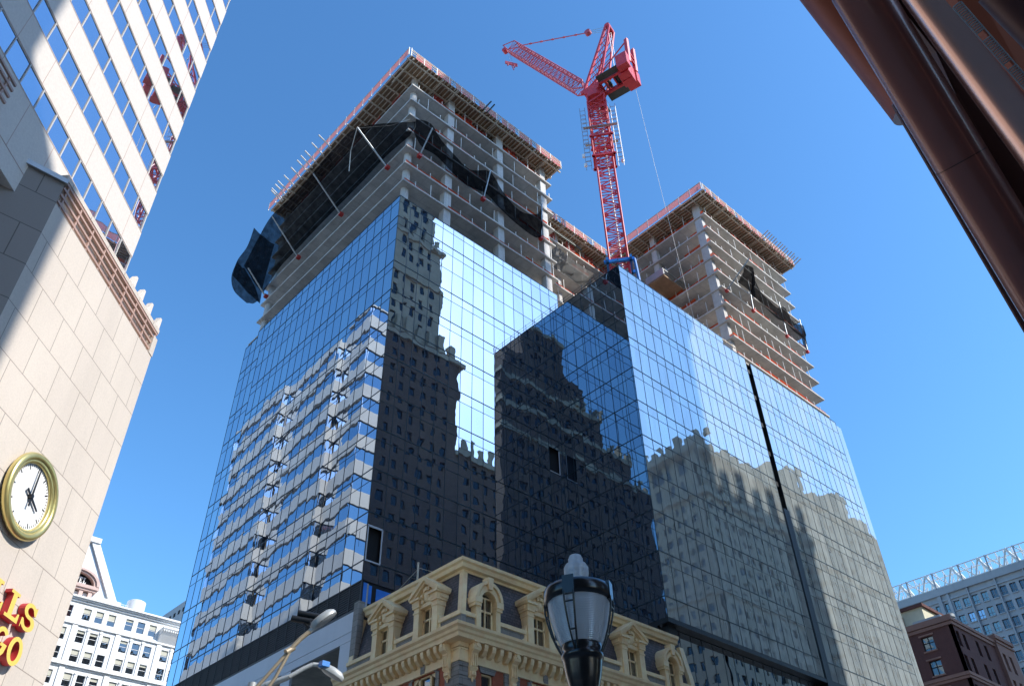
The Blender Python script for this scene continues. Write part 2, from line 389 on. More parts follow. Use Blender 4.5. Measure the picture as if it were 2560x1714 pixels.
# open window frames
b = MB(FR)
b.box(.05, 1.48, -.02, .05, 30.16, 30.28); b.box(.05, .15, -.02, .05, 30.28, 33.1); b.box(1.4, 1.5, -.02, .05, 30.28, 33.1); b.box(.05, 1.48, -.02, .05, 33.05, 33.2)
o = T.part(b, 'open_window', M['panel'])
b2 = MB(FR); b2.box(21.0, 22.5, -.02, .04, 46.3, 46.4); b2.box(22.42, 22.5, -.02, .04, 46.4, 49.2); o2 = T.part(b2, 'open_window', M['panel'])
b2 = MB(FR); b2.box(21, 22.5, -.6, -.5, 46.3, 49.3); T.part(b2, 'window_interior', M['dark'], parent=o2)
b = MB(FR); b.box(.1, .7, -.9, -.8, 30.2, 33.2); b.m = 1; b.box(.7, 1.5, -.7, -.6, 30.2, 33.2); b.m = 0; b.box(0, 1.5, -1.0, -.95, 30.2, 33.2)
T.part(b, 'window_interior', [M['dark'], M['conc']], parent=o)
# cores, roofs, lower storeys
b = MB(); b.box(X0+.4, X1+.8, Y0+.4, Y0+32.6, 28.6, ZT-.6); b.box(X1+.4, X1+45, Y1+1.3, 68, 28.4, Z2-1.6)
T.part(b, 'building_core', M['dark'])
b = MB(); b.box(X0+.1, X1+1, Y0+.1, Y0+33, ZT-.55, ZT-.35); b.box(X1+.1, X1+45.2, Y1+.15, 68, Z2-1.5, Z2-1.25)
T.part(b, 'roof', M['conc'])
b = MB(); xe = X1+45.4
b.box(xe-.3, xe+1.4, Y1+.02, Y1+.1, 28.4, Z2-1.6); b.box(xe, xe+.1, Y1+.1, 68, 28.4, Z2-1.6)
T.part(b, 'end_wall', M['glassR'])
# louvre band, white panels, garage opening on the left face
b = MB(FL)
for k in range(11): b.box(0, L_len, -.12, -.02 + .0, 26.5+k*.185, 26.5+k*.185+.075)
n = 22
for k in range(n+1): b.box(L_len*k/n-.04, L_len*k/n+.04, -.1, .02, 26.4, 28.55)
b.box(0, L_len, -.3, -.25, 26.4, 28.55); b.box(0, L_len, -.1, .04, 28.5, 28.6); b.box(0, L_len, -.1, .03, 26.35, 26.47)
T.part(b, 'louvre_band', M['louv'])
b = MB(FL); uo0, uo1 = L_len-8.8, L_len-2.0
b.box(-.1, L_len+.15, -.2, .03, 24.86, 26.33); b.box(-.1, L_len+.15, -.2, .02, 24.2, 24.83)
b.box(uo1, L_len+.15, -.2, .02, 3.5, 24.17)
for k in range(3):
    u1_ = uo0 - k*8.2; b.box(u1_-1.4, u1_, -.2, .02, 3.5, 24.17)
b.box(-.1, uo0, -.2, .021, 15.0, 16.4); b.box(uo0, uo1, -.2, .021, 18.2, 19.4); b.box(-.1, L_len, -.3, .0, 0, 3.5)
T.part(b, 'white_cladding', M['panel'])
b = MB(FL); b.box(0, L_len, -7, -6.8, 0, 24.5); b.box(0, L_len, -7, -.25, 24.3, 24.6); b.box(0, L_len, -7, -.25, 17.5, 18.0)
T.part(b, 'garage_interior', M['conc'])
b = MB(); b.box(X0+.1, X0+.9, Y0-.06, Y0, 26.4, 28.45); b.m = 1; b.box(X0+.14, X0+.45, Y0-.11, Y0-.07, 26.35, 28.4)
b.box(X0+.62, X0+.9, Y0-.1, Y0-.07, 26.9, 28.3); b.box(X0+1.3, X0+3.6, Y0-.1, Y0-.07, 27.2, 28.2); b.m = 2; b.box(X0+.45, X0+.6, Y0-.1, Y0-.07, 26.4, 28.4)
b.m = 0; b.box(X0+.9, X1, Y0-.03, Y0+.2, 0, 28.5)
T.part(b, 'membrane_wall', [M['dark'], M['blue'], M['conc']])
# recessed lower storeys of the right face
FSL = frame(X1+.9, Y1+.9, 0)
curtain(T, FSL, 0, 44, 8, 28.0, 1.5, [(23.2, 1), (18.6, 1), (13.5, 1)], M['glassL'], name='lower_glazing')
b = MB(); b.box(X1, X1+45.4, Y1, Y1+1.2, 28.0, 28.38); b.box(X1+.9, X1+45, Y1+.55, Y1+.85, 23.0, 23.5); b.box(X1+.5, X1+1.6, Y1+.5, Y1+1.1, 0, 28)
b.box(X1+24.2, X1+25.3, Y1-.02, Y1+.9, 0, 47)
b.box(X1+.02, X1+.4, Y1+1.2, Y0, 0, 28.38)
T.part(b, 'black_beam', M['black'])
# posts and rope along the roof edge of the right wing
b = MB(FI)
for k in range(8): b.bar((.4+k*1.45, -.1, Z2), (.4+k*1.45, -.1, Z2+1.1), .045)
b.bar((0, -.1, Z2+.95), (10.5, -.1, Z2+.95), .025); b.bar((0, -.1, Z2+.5), (10.5, -.1, Z2+.5), .025)
T.part(b, 'roof_guard_rail', M['mull'])
b = MB(FS)
for k in range(8): b.bar((11.5+k*1.5, -.2, Z2-.1), (11.5+k*1.5, -.2, Z2+.45), .09)
b.bar((10.8, -.2, Z2+.1), (22.6, -.2, Z2+.1), .12)
T.part(b, 'roof_timber_rail', M['timber'])

# ------------------------------------------------------------------ concrete frames
def slabs(x0, x1, y0, y1, zs, edge=.24):
    for z in zs:
        b = MB(); b.box(x0, x1, y0, y1, z, z+edge); T.part(b, 'floor_slab', M['slabc'])
POSTS = []
def rails(x0, x1, y0, y1, zs, sides, dens=1.0):
    """orange safety mesh and thin posts standing on each floor edge"""
    for z in zs:
        b = MB(); p = MB(); zz = z+.24
        def run(a, c):
            a = Vector(a); c = Vector(c); L_ = (c-a).length; d = (c-a)/L_; s = 0
            while s < L_-.5:
                l = min(rnd.uniform(2.5, 6.5), L_-s)
                if rnd.random() < .62*dens:
                    h = rnd.uniform(.5, .95)
                    q0 = a+d*s; q1 = a+d*(s+l); k = max(2, int(l/1.2))
                    for i in range(k):
                        e0 = q0+(q1-q0)*(i/k); e1 = q0+(q1-q0)*((i+1)/k); h0 = h*rnd.uniform(.8, 1.05)
                        b.quad((e0.x, e0.y, zz+.02), (e1.x, e1.y, zz+.02), (e1.x, e1.y, zz+h0), (e0.x, e0.y, zz+h))
                        h = h0
                s += l
            s = rnd.uniform(.4, 1.6)
            while s < L_:
                q = a+d*s; POSTS.append((q.x, q.y, zz, rnd.choice((.9, 1.1, 1.1, 2.1, 2.6))))
                s += rnd.uniform(1.4, 2.6)
        if 'L' in sides: run((x0+.25, y0+.3, 0), (x0+.25, y1-.3, 0))
        if 'F' in sides: run((x0+.3, y0+.25, 0), (x1-.3, y0+.25, 0))
        if 'R' in sides: run((x1-.25, y0+.3, 0), (x1-.25, y1-.3, 0))
        if b.v: T.part(b, 'safety_mesh', M['neto'], normals=False)
zsA = [93.78-3.06*k for k in range(7)]
slabs(X0+.2, 57.0, Y0+.05, 83.6, zsA)
rails(X0+.2, 57.0, Y0+.05, 83.6, zsA, 'F')
def column(x, y, z0, z1, wx, wy=None, round_=False, mat='concw', zs=()):
    b = MB()
    zz = [z0] + [z for z in sorted(zs) if z0 < z < z1] + [z1]
    for a, c in zip(zz, zz[1:]):
        lo = a if a == z0 else a+.241
        if round_: b.tube((x, y, lo), (x, y, c-.001), wx, 20)
        else: b.box(x-wx/2, x+wx/2, y-(wy or wx)/2, y+(wy or wx)/2, lo, c-.001)
    T.part(b, 'column', M[mat])
column(33.75, 52.55, 69, 96.9, .46, round_=True, zs=zsA)
for x in (39.2, 47.6, 55.6): column(x, 52.15, 69, 96.9, 1.0, .9, zs=zsA)
column(33.5, 82.7, 69, 96.6, .48, round_=True, zs=zsA)
for i, y in enumerate((58.5, 64.5, 70.5, 76.5)): column(34.2, y, 71, 96.6, .42, zs=zsA)
for y in (60, 68, 76):
    for x in (41, 49): column(x, y, 71, 96.6, .7, mat='conc', zs=zsA)
b = MB(); b.box(43, 54, 60.5, 78, 70, 96.4)
T.part(b, 'stair_core', M['conc'])
zsB = [93.78-3.06*k for k in range(8)]
slabs(57.05, 79.5, 58.6, 70, zsB)
rails(57.05, 79.5, 58.6, 70, zsB, 'F', .5)
for x in (60, 66, 72, 77): column(x, 59.6, 70, 96.6, .6, zs=zsB)
b = MB(); b.box(58, 78, 64, 64.3, 70, 96.4); T.part(b, 'back_wall', M['conc'])
zsC = [95.1-2.96*k for k in range(10)]
slabs(78.3, 99.9, Y1+.05, 57.5, zsC)
rails(78.3, 99.9, Y1+.05, 57.5, zsC, 'LF')
column(78.9, 42.2, 67, 98.2, .8, 1.2, zs=zsC)
column(79.0, 50.8, 67, 98.2, .8, .9, zs=zsC)
for x in (85.5, 91.5, 97.6): column(x, 43.0, 67, 98.2, .42, round_=True, zs=zsC)
for x in (85.5, 91.5): column(x, 51.0, 67, 98.2, .42, round_=True, mat='conc', zs=zsC)
b = MB(); b.box(84, 95, 49, 56, 67, 98); T.part(b, 'stair_core', M['conc'])

POSTS.sort(key=lambda q: (q[0]**2+q[1]**2)**.5 - q[3]*8)
for q in POSTS[:100]:
    p = MB(); p.bar((q[0], q[1], q[2]), (q[0], q[1], q[2]+q[3]), .07); T.part(p, 'guard_post', M['wht'])
p = MB()
for q in POSTS[100:]: p.bar((q[0], q[1], q[2]), (q[0], q[1], q[2]+q[3]), .07)
o = T.part(p, 'far_guard_posts', M['wht']); o['kind'] = 'stuff'
# ------------------------------------------------------------------ formwork decks
def formwork(label, x0, x1, y0, y1, zt, fr, net, over, shore_side, cut=None):
    """timber deck on top of a frame: joists, beams, edge posts and rails, salmon mesh, red shoring"""
    t = Th('formwork_deck', label, 'formwork', ((x0+x1)/2, (y0+y1)/2, zt-4))
    b = MB(); b.box(x0, x1, y0, y1, zt-.05, zt+.0); b.box(x0+over, x1-.4, y0+over, y1-.3, zt+.01, zt+.26); t.part(b, 'deck_sheet', M['ply'])
    b = MB(); y = y0+.2
    nx = int((x1-x0)/.55)
    for k in range(nx+1):
        x = x0+.1+(x1-x0-.2)*k/nx; b.box(x-.045, x+.045, y0-rnd.uniform(0, .35), y1, zt-.24, zt-.06)
    t.part(b, 'joists', M['timber'])
    b = MB()
    ny = int((y1-y0)/1.7)
    for k in range(ny+1):
        yy = y0+.5+(y1-y0-1)*k/ny; b.box(x0-rnd.uniform(0, .3), x1+rnd.uniform(0, .5), yy-.08, yy+.08, zt-.46, zt-.25)
    nx2 = int((x1-x0)/2.4)
    for k in range(nx2+1):
        x = x0+.4+(x1-x0-.8)*k/nx2; b.box(x-.07, x+.07, y0-rnd.uniform(0, .5), y0+4.5, zt-.66, zt-.47)
    t.part(b, 'beams', M['timber'])
    p = MB(); rl = MB(); m = MB()
    def edge(a, c, withnet, rr=True):
        a = Vector(a); c = Vector(c); L_ = (c-a).length; n = max(2, int(L_/1.9)); lean = .12
        for i in range(n+1):
            q = a+(c-a)*(i/n)
            p = MB(); p.bar((q.x, q.y, zt-.3), (q.x, q.y, zt+1.25+rnd.uniform(-.1, .25)), .10); t.part(p, 'edge_post', M['wht'])
        for h in ((.5, .95, 1.2) if rr else (1.25,)): rl.bar((a.x, a.y, zt+h), (c.x, c.y, zt+h+rnd.uniform(-.04, .04)), .06, .10)
        if withnet:
            k = int(L_/.8)
            for i in range(k):
                e0 = a+(c-a)*(i/k); e1 = a+(c-a)*((i+1)/k)
                if withnet == 2 and rnd.random() < .25: continue
                m.quad((e0.x, e0.y, zt-.12), (e1.x, e1.y, zt-.12), (e1.x, e1.y, zt+1.25+rnd.uniform(-.05, .05)), (e0.x, e0.y, zt+1.25+rnd.uniform(-.05, .05)))
    if 'L' in net: edge((x0-.35, y0, 0), (x0-.35, y1, 0), 1, False)
    if 'F' in net: edge((x0, y0-.04, 0), (x1, y0-.04, 0), 2)
    if 'R' in net: edge((x1+.04, y0, 0), (x1+.04, y1, 0), 1)
    t.part(rl, 'edge_rails', M['timber']); t.part(m, 'edge_mesh', M['netp'], normals=False)
    # red shoring towers on the floor below
    zb = fr+.25
    def tower(xa, ya, dx, dy):
        s = MB()
        for i in (0, 1):
            for j in (0, 1): s.bar((xa+dx*i, ya+dy*j, zb), (xa+dx*i, ya+dy*j, zt-.68), .08)
        h = zt-.7-zb
        for k in range(6):
            z = zb+.2+k*h/6.5
            for j in (0, 1):
                s.bar((xa, ya+dy*j, z), (xa+dx, ya+dy*j, z), .05)
                s.bar((xa, ya+dy*j, z), (xa+dx, ya+dy*j, min(zt-.7, z+h/6.5)), .045)
            s.bar((xa, ya, z), (xa, ya+dy, z+h/7), .045)
        t.part(s, 'shoring_tower', M['shore'])
    for (xa, ya, dx, dy) in shore_side: tower(xa, ya, dx, dy)
    return t
A = formwork('timber formwork deck with a row of short projecting poles, above the drooping black nets', 31.1, 57.6, 49.9, 84.0, 96.9, 93.78, 'LFR', 1.4,
         [(36.6, 52.0, 1.3, 1.2), (41.5, 52.0, 1.3, 1.2), (44.2, 52.3, 1.3, 1.2), (49.2, 52.0, 1.4, 1.2), (52.4, 52.3, 1.3, 1.2)] +
         [(33.2, 55+k*4.4, 1.1, 1.5) for k in range(6)])
b = MB()
for y in (68.3, 70.1, 71.9, 73.0, 74.0, 75.7, 77.5, 79.0, 79.8, 80.8, 81.2):
    b = MB(); b.tube((31.4, y, 96.6), (29.5-rnd.uniform(0, .3), y-.05, 97.5+rnd.uniform(-.1, .1)), .10, 8); A.part(b, 'projecting_pole', M['wht'])
b = MB(); b.bar((43.0, 49.9, 96.7), (43.6, 48.9, 98.1), .14); b.bar((43.7, 49.9, 96.7), (44.2, 48.9, 98.0), .14)
A.part(b, 'projecting_beams', M['machine'])
formwork('narrow timber formwork deck on the low linking wing behind the crane mast', 57.7, 78.2, 57.3, 69, 96.9, 93.78, 'F', 1.2,
         [(59.5+k*4.2, 59.0, 1.5, 1.2) for k in range(5)])
B = formwork('timber formwork deck with pink edge mesh on the frame with the loading platform', 76.9, 101.0, 39.4, 57.8, 98.2, 95.1, 'LF', 1.3,
         [(80.4+k*3.1, 41.6, 1.2, 1.2) for k in range(7)] + [(80.2, 44+k*3.4, 1.2, 1.2) for k in range(4)])
b = MB()
for k in range(16): b.bar((91.5+k*.62, 40.0, 97.75), (91.5+k*.62, 38.2-rnd.uniform(0, .4), 98.5), .11)
B.part(b, 'projecting_beams', M['timber'])

# ------------------------------------------------------------------ debris nets on outrigger poles
def net_sheet(top, bot, n, sag, amp, mb, m=14):
    """cloth strip between polylines top and bot (functions of s in 0..1)"""
    vs = []; fs = []
    for i in range(n+1):
        for j in range(m+1):
            s_ = i/n; t_ = j/m
            p = Vector(top(s_)).lerp(Vector(bot(s_)), t_)
            p.z -= sag*math.sin(PI*t_)*(.75+.25*math.sin(s_*17+1)) + amp*math.sin(s_*41+t_*9)*math.sin(PI*t_)
            p.x += amp*math.sin(s_*63+t_*5)*math.sin(PI*t_)
            vs.append(tuple(p))
    for i in range(n):
        for j in range(m):
            a = i*(m+1)+j; fs.append((a, a+1, a+m+2, a+m+1))
    mb.add(vs, fs, True)
def poly(pts):
    pts = [Vector(p) for p in pts]
    def f(s_):
        x = s_*(len(pts)-1); i = min(int(x), len(pts)-2); t = x-i
        a, b, c, d = pts[max(0, i-1)], pts[i], pts[i+1], pts[min(len(pts)-1, i+2)]
        return .5*((2*b)+(c-a)*t+(2*a-5*b+4*c-d)*t*t+(3*b-3*c+d-a)*t*t*t)
    return f
t = Th('debris_net', 'long black debris net on four outrigger poles ending in a hanging bag', 'debris net', (31, 68, 81))
b = MB()
net_sheet(poly([(33.4, 51.0, 86.3), (28.3, 55, 84.6), (27.9, 60, 85.0), (28.0, 64.7, 85.0), (28.0, 69.5, 84.9), (27.9, 74.6, 85.3), (28.4, 79, 84.4), (29.0, 83, 83.2)]),
          poly([(33.2, 51.6, 84.0), (32.3, 55, 82.6), (32.3, 60, 82.4), (32.3, 64.7, 82.4), (32.3, 69.5, 82.4), (32.3, 74.6, 82.2), (32.3, 79, 82.0), (32.4, 83, 80.2)]), 96, .35, .10, b)
t.part(b, 'mesh_sheet', M['netb'], normals=False)
b = MB()
net_sheet(poly([(29.0, 83, 90.8), (29.3, 84.6, 88.5), (29.0, 86.2, 86.6), (29.2, 87, 84.4)]), poly([(32.6, 83.4, 90.2), (32.6, 83.8, 86.0), (32.6, 84.0, 82.5), (32.8, 84.2, 79.4)]), 60, .3, .09, b)
net_sheet(poly([(29.0, 86.2, 86.6), (29.0, 86.8, 84.0), (29.8, 86.6, 81.6), (31.5, 85.5, 79.6)]), poly([(29.2, 83.2, 83.0), (30.2, 83.2, 82.0), (31.4, 83.4, 80.9), (32.6, 84.0, 79.6)]), 60, .3, .09, b)
t.part(b, 'end_bag', M['netb'], normals=False)
for (yb, zb, xt, zt_) in ((55, 80.9, 28.0, 84.2), (64.67, 80.9, 28.05, 84.8), (74.55, 80.9, 28.0, 85.2), (82.3, 79.4, 29.4, 82.4)):
    b = MB(); b.tube((32.55, yb, zb-.1), (xt, yb, zt_+.1), .10, 8); o = t.part(b, 'outrigger_pole', M['galv'])
    b = MB(); b.box(32.4, 32.9, yb-.22, yb+.22, zb-.3, zb+.15); t.part(b, 'clamp', M['shore'], parent=o)
b = MB(); b.path([(28.1, 55.2, 84.4), (31.5, 53.4, 86.2), (33.2, 52.0, 87.6)], .05, 6); b.path([(28.0, 55.0, 84.2), (29.0, 57.6, 83.2), (29.5, 58.2, 80.5)], .05, 6)
t.part(b, 'tie_rope', M['wht'])
t = Th('debris_net', 'twisted black debris net drooping below the deck corner nearest the camera', 'debris net', (44, 50.5, 82))
b = MB()
net_sheet(poly([(33.3, 50.9, 86.6), (34.4, 49.4, 85.2), (36.5, 50.0, 84.6), (39, 50.6, 84.5), (41.5, 50.5, 83.6), (44.4, 50.2, 85.3), (47, 50.6, 83.9), (50, 50.8, 82.8), (53.2, 50.9, 84.6), (54.4, 51.0, 87.2)]),
          poly([(33.4, 51.2, 84.3), (34.6, 51.1, 82.6), (36.8, 51.2, 82.9), (39, 51.2, 82.0), (41.5, 51.2, 81.3), (44.6, 51.2, 82.2), (47, 51.2, 81.2), (50, 51.2, 80.4), (53.0, 51.2, 80.3), (54.2, 51.2, 81.4)]), 90, .5, .16, b)
t.part(b, 'mesh_sheet', M['netb'], normals=False)
for (x, yt, zt_) in ((34.62, 49.2, 84.3), (44.44, 50.1, 85.4), (54.3, 50.9, 87.4)):
    b = MB(); b.tube((x, 51.4, 81.3), (x, yt, zt_), .09, 8); o = t.part(b, 'outrigger_pole', M['galv'])
    b = MB(); b.box(x-.22, x+.22, 51.2, 51.7, 81.0, 81.5); t.part(b, 'clamp', M['shore'], parent=o)
t = Th('debris_net', 'bunched dark debris net on poles above the recessed slot in the glass', 'debris net', (90, 40, 81))
b = MB()
net_sheet(poly([(79.6, 37.6, 83.0), (81.5, 37.3, 83.2), (83.5, 38.8, 84.4), (85.4, 39.4, 85.3), (87.5, 39.9, 84.2), (89.6, 40.0, 83.9), (91.6, 40.0, 83.7), (93.8, 39.9, 85.0), (96, 40.2, 83.6), (99.2, 40.2, 84.6), (100.3, 41.5, 84.0)]),
          poly([(80.2, 39.4, 81.2), (82.4, 38.7, 79.8), (84.2, 39.6, 80.9), (85.4, 40.6, 83.2), (87.5, 40.5, 82.6), (89.6, 40.5, 82.2), (91.6, 40.5, 81.9), (93.8, 40.5, 82.4), (96, 40.5, 81.9), (99.2, 40.5, 81.4), (100.4, 42.0, 80.2)]), 90, .5, .22, b)
t.part(b, 'mesh_sheet', M['netb'], normals=False)
for (x, yt, zt_) in ((79.2, 36.4, 82.9), (85.4, 40.4, 85.4), (93.8, 40.5, 86.5), (99.2, 40.5, 86.2)):
    b = MB(); b.tube((x, 40.75, 80.0), (x, yt, zt_), .085, 8); o = t.part(b, 'outrigger_pole', M['galv'])
    b = MB(); b.box(x-.2, x+.2, 40.6, 41.0, 79.75, 80.15); t.part(b, 'clamp', M['shore'], parent=o)
t = Th('debris_net', 'dusty grey net sagging below the linking wing deck', 'debris net', (67, 57.8, 92))
b = MB()
net_sheet(poly([(57.8, 57.9, 93.8), (60, 57.6, 92.0), (63, 57.4, 91.6), (66, 57.4, 90.6), (69, 57.4, 90.4), (72, 57.5, 90.8)]),
          poly([(57.8, 58.4, 88.3), (60, 58.4, 88.6), (63, 58.4, 87.6), (66, 58.4, 87.8), (69, 58.4, 87.4), (72, 58.4, 88.6)]), 70, .5, .25, b)
t.part(b, 'mesh_sheet', M['netg'], normals=False)
b = MB(); b.bar((57.4, 56.6, 92.8), (65.5, 54.2, 88.9), .14); b.bar((57.4, 56.6, 93.1), (65.5, 54.2, 89.25), .05); t.part(b, 'catwalk_beam', M['machine'])
# loading platform on the left side of the right frame
t = Th('loading_platform', 'steel loading platform jutting from the concrete frame beside the crane mast', 'platform', (77, 49, 84))
b = MB(); b.box(74.6, 79.4, 47.2, 50.4, 84.6, 84.85); t.part(b, 'platform_floor', M['ply'])
b = MB(); b.box(74.6, 79.4, 50.35, 50.45, 84.86, 86.1); b.box(74.5, 74.6, 47.2, 50.4, 84.86, 86.1); b.bar((74.6, 47.2, 85.9), (79, 47.2, 85.9), .1); b.bar((74.6, 47.2, 84.9), (74.6, 47.2, 86), .1)
t.part(b, 'platform_rail', M['galv'])

# ------------------------------------------------------------------ tower crane
CX, CY, CZ = 68.3, 50.0, 127.2
def lattice(mb, p, q, e1, e2, w1, w2, n, rc, rb, taper0=1, taper1=1, sides=4):
    p = Vector(p); q = Vector(q); e1 = Vector(e1).normalized(); e2 = Vector(e2).normalized()
    def node(i, k):
        s_ = i/n; c = p.lerp(q, s_)
        f = taper0+(taper1-taper0)*s_
        sx, sy = ((-1,-1),(1,-1),(1,1),(-1,1))[k]
        return c + e1*(sx*w1/2*f) + e2*(sy*w2/2*f)
    for k in range(4):
        mb.tube(node(0,k), node(n,k), rc, 6)
    for i in range(n):
        for k in range(4):
            k2 = (k+1) % 4
            if i % 2: mb.bar(node(i,k), node(i+1,k2), rb)
            else: mb.bar(node(i+1,k), node(i,k2), rb)
            mb.bar(node(i,k), node(i,k2), rb*.9)
C = Th('tower_crane', 'red luffing tower crane standing between the two concrete frames', 'crane', (CX, CY, 67.9))
ja = R(103.0); jd = Vector((math.cos(ja), math.sin(ja), 0)); jn = Vector((-jd.y, jd.x, 0))
ea = Vector((math.cos(R(38)), math.sin(R(38)), 0)); eb = Vector((-ea.y, ea.x, 0))
b = MB(); lattice(b, (CX,CY,67.9), (CX,CY,124.0), ea, eb, 1.9, 2.6, 36, .15, .12)
C.part(b, 'mast', M['red'])
b = MB(); lattice(b, (CX,CY,107.5), (CX,CY,122), ea, eb, 2.5, 3.1, 8, .12, .11)
for z in (107.5, 112.5):
    for s_ in (-1, 1):
        b.bar(Vector((CX,CY,z))+ea*s_*1.35-eb*1.9, Vector((CX,CY,z))+ea*s_*1.35+eb*1.9, .3); b.bar(Vector((CX,CY,z))-ea*1.6+eb*s_*1.6, Vector((CX,CY,z))+ea*1.6+eb*s_*1.6, .3)
C.part(b, 'climbing_cage', M['red'])
b = MB()
for s_ in (-1, 1):
    o_ = eb*(s_*2.1)
    for k in range(13):
        z = 107.5+k*1.1
        for q in (-.5, .5): b.bar(Vector((CX,CY,z))+o_+ea*q, Vector((CX,CY,z))+o_*1.4+ea*q, .06)
    for q in (-.5, .5):
        for f in (1.0, 1.4): b.bar(Vector((CX,CY,106.5))+o_*f+ea*q, Vector((CX,CY,121.5))+o_*f+ea*q, .06)
for s_ in (-1, 1): b.bar(Vector((CX,CY,114.3))+ea*s_*1.7-eb*2.7, Vector((CX,CY,114.3))+ea*s_*1.7+eb*2.7, .5, .08); b.bar(Vector((CX,CY,115.3))+ea*s_*1.9-eb*2.7, Vector((CX,CY,115.3))+ea*s_*1.9+eb*2.7, .06)
C.part(b, 'access_platform', M['galv'])
b = MB(); zl_ = 69.0
while zl_ < 122: b.bar((CX+.3, CY-.25, zl_), (CX+.3, CY-.25, zl_+.9), .16); zl_ += .9
C.part(b, 'ladder', M['wht'])
b = MB(); b.tube((CX,CY,123.6), (CX,CY,125.2), 1.6, 24)
for k in range(8): b.bar(Vector((CX,CY,121.8))+ea*(1.1*(-1,1,1,-1)[k%4])+eb*(1.4*(-1,-1,1,1)[k%4]), Vector((CX,CY,123.7))+ea*(1.3*(-1,1,1,-1)[(k+k//4)%4])+eb*(1.4*(-1,-1,1,1)[(k+k//4)%4]), .25)
C.part(b, 'slewing_ring', M['red'])
def JP(a, h, s_=0): p = Vector((CX,CY,CZ)) + jd*a + jn*s_; p.z = CZ+h; return p
b = MB()
for s_ in (-1.2, 1.2): b.bar(JP(2.0,-1.2,s_), JP(-6.0,-1.2,s_), .4, .7)
for k in range(6): b.bar(JP(1.6-k*1.4,-1.2,-1.2), JP(1.6-k*1.4,-1.2,1.2), .22)
b.hexa([JP(1.3,-2.2,-1.3), JP(-1.3,-2.2,-1.3), JP(-1.3,-2.2,1.3), JP(1.3,-2.2,1.3)], [JP(1.7,-.9,-1.5), JP(-1.7,-.9,-1.5), JP(-1.7,-.9,1.5), JP(1.7,-.9,1.5)])
C.part(b, 'counter_jib', M['red'])
b = MB()
for s0, s1 in ((-3.0,-1.5), (1.5,2.7)):
    b.hexa([JP(-1.6,-1.4,s0), JP(-5.6,-1.4,s0), JP(-5.6,-1.4,s1), JP(-1.6,-1.4,s1)], [JP(-1.6,-1.25,s0), JP(-5.6,-1.25,s0), JP(-5.6,-1.25,s1), JP(-1.6,-1.25,s1)])
    for k in range(4):
        for h in (-.6, -.1): b.bar(JP(-1.6-k*1.3,-1.3,s0), JP(-1.6-k*1.3,-.1,s0), .06); b.bar(JP(-1.6,h,s0), JP(-5.6,h,s0), .05)
b.hexa([JP(-2.0,-1.2,-2.7), JP(-4.6,-1.2,-2.7), JP(-4.6,-1.2,-1.6), JP(-2.0,-1.2,-1.6)], [JP(-2.0,.2,-2.7), JP(-4.6,.2,-2.7), JP(-4.6,.2,-1.6), JP(-2.0,.2,-1.6)])
b.tube(JP(-2.6,-.4,-1.0), JP(-2.6,-.4,1.0), .55, 14); b.tube(JP(-4.4,-.4,-1.0), JP(-4.4,-.4,1.0), .5, 14)
C.part(b, 'winch_machinery', M['machine'])
for k in range(4):
    b = MB(); s0 = 1.75-k*1.42; a0 = -5.2-(.5 if k == 0 else 0)-(.25 if k == 3 else 0); dz = (.0,-.3,-.3,.1)[k]
    b.hexa([JP(a0,-2.6+dz,s0), JP(a0-2.0,-2.6+dz,s0), JP(a0-2.0,-2.6+dz,s0+1.28), JP(a0,-2.6+dz,s0+1.28)], [JP(a0,.7,s0), JP(a0-2.0,.7,s0), JP(a0-2.0,.7,s0+1.28), JP(a0,.7,s0+1.28)])
    C.part(b, 'counterweight', M['red'], bevel=.06)
b = MB()
for s_ in (-1.4, 1.0):
    b.bar(JP(-7.3,.3,s_), JP(-7.5,7.0,s_), .62, .5)
    b.bar(JP(-7.5,6.6,s_), JP(.6,-.6,s_), .18)
for h in (2.0, 3.6): b.bar(JP(-7.4,h,-1.4), JP(-7.4,h,1.0), .34)
C.part(b, 'ballast_frame', M['red'])
b = MB(); top = 15.0
for s_ in (-1.15, 1.15):
    b.bar(JP(1.4,-.8,s_), JP(-4.3,top,s_*.75), .38); b.bar(JP(-1.8,-.8,s_), JP(-4.9,top-.5,s_*.75), .30)
    for k in range(9):
        b.bar(JP(1.4,-.8,s_).lerp(JP(-4.3,top,s_*.75), k/9.), JP(-1.8,-.8,s_).lerp(JP(-4.9,top-.5,s_*.75), (k+1)/9.), .10)
for k in range(8):
    f = .1+k*.11
    b.bar(JP(1.4,-.8,-1.15).lerp(JP(-4.3,top,-.86), f), JP(1.4,-.8,1.15).lerp(JP(-4.3,top,.86), f), .11)
    b.bar(JP(1.4,-.8,-1.15).lerp(JP(-4.3,top,-.86), f), JP(1.4,-.8,1.15).lerp(JP(-4.3,top,.86), min(1,f+.11)), .09)
b.tube(JP(-4.5,top,-1.0), JP(-4.5,top,1.0), .5, 12)
C.part(b, 'a_frame', M['red'])
jt = Vector((64.36, 67.08, 158.2)); jp = JP(1.75, .9); jax = (jt-jp).normalized(); jup = jax.cross(jn).normalized()
if jup.z < 0: jup = -jup
b = MB(); n_ = 34
q0 = jp+jax*2.0; q1 = jt-jax*2.6
lattice(b, q0, q1, jn, jup, 1.7, 2.2, n_, .12, .07)
for s_ in (-1, 1):
    b.tube(jp+jn*(s_*.85), q0+jn*(s_*.85)-jup*1.1, .14, 6); b.tube(jp+jn*(s_*.85), q0+jn*(s_*.85)+jup*1.1, .14, 6)
    b.tube(q1+jn*(s_*.85)-jup*1.1, jt+jn*(s_*.6)-jup*.8, .12, 6); b.tube(q1+jn*(s_*.85)+jup*1.1, jt+jn*(s_*.6)-jup*.8, .10, 6)
C.part(b, 'jib', M['redd'])
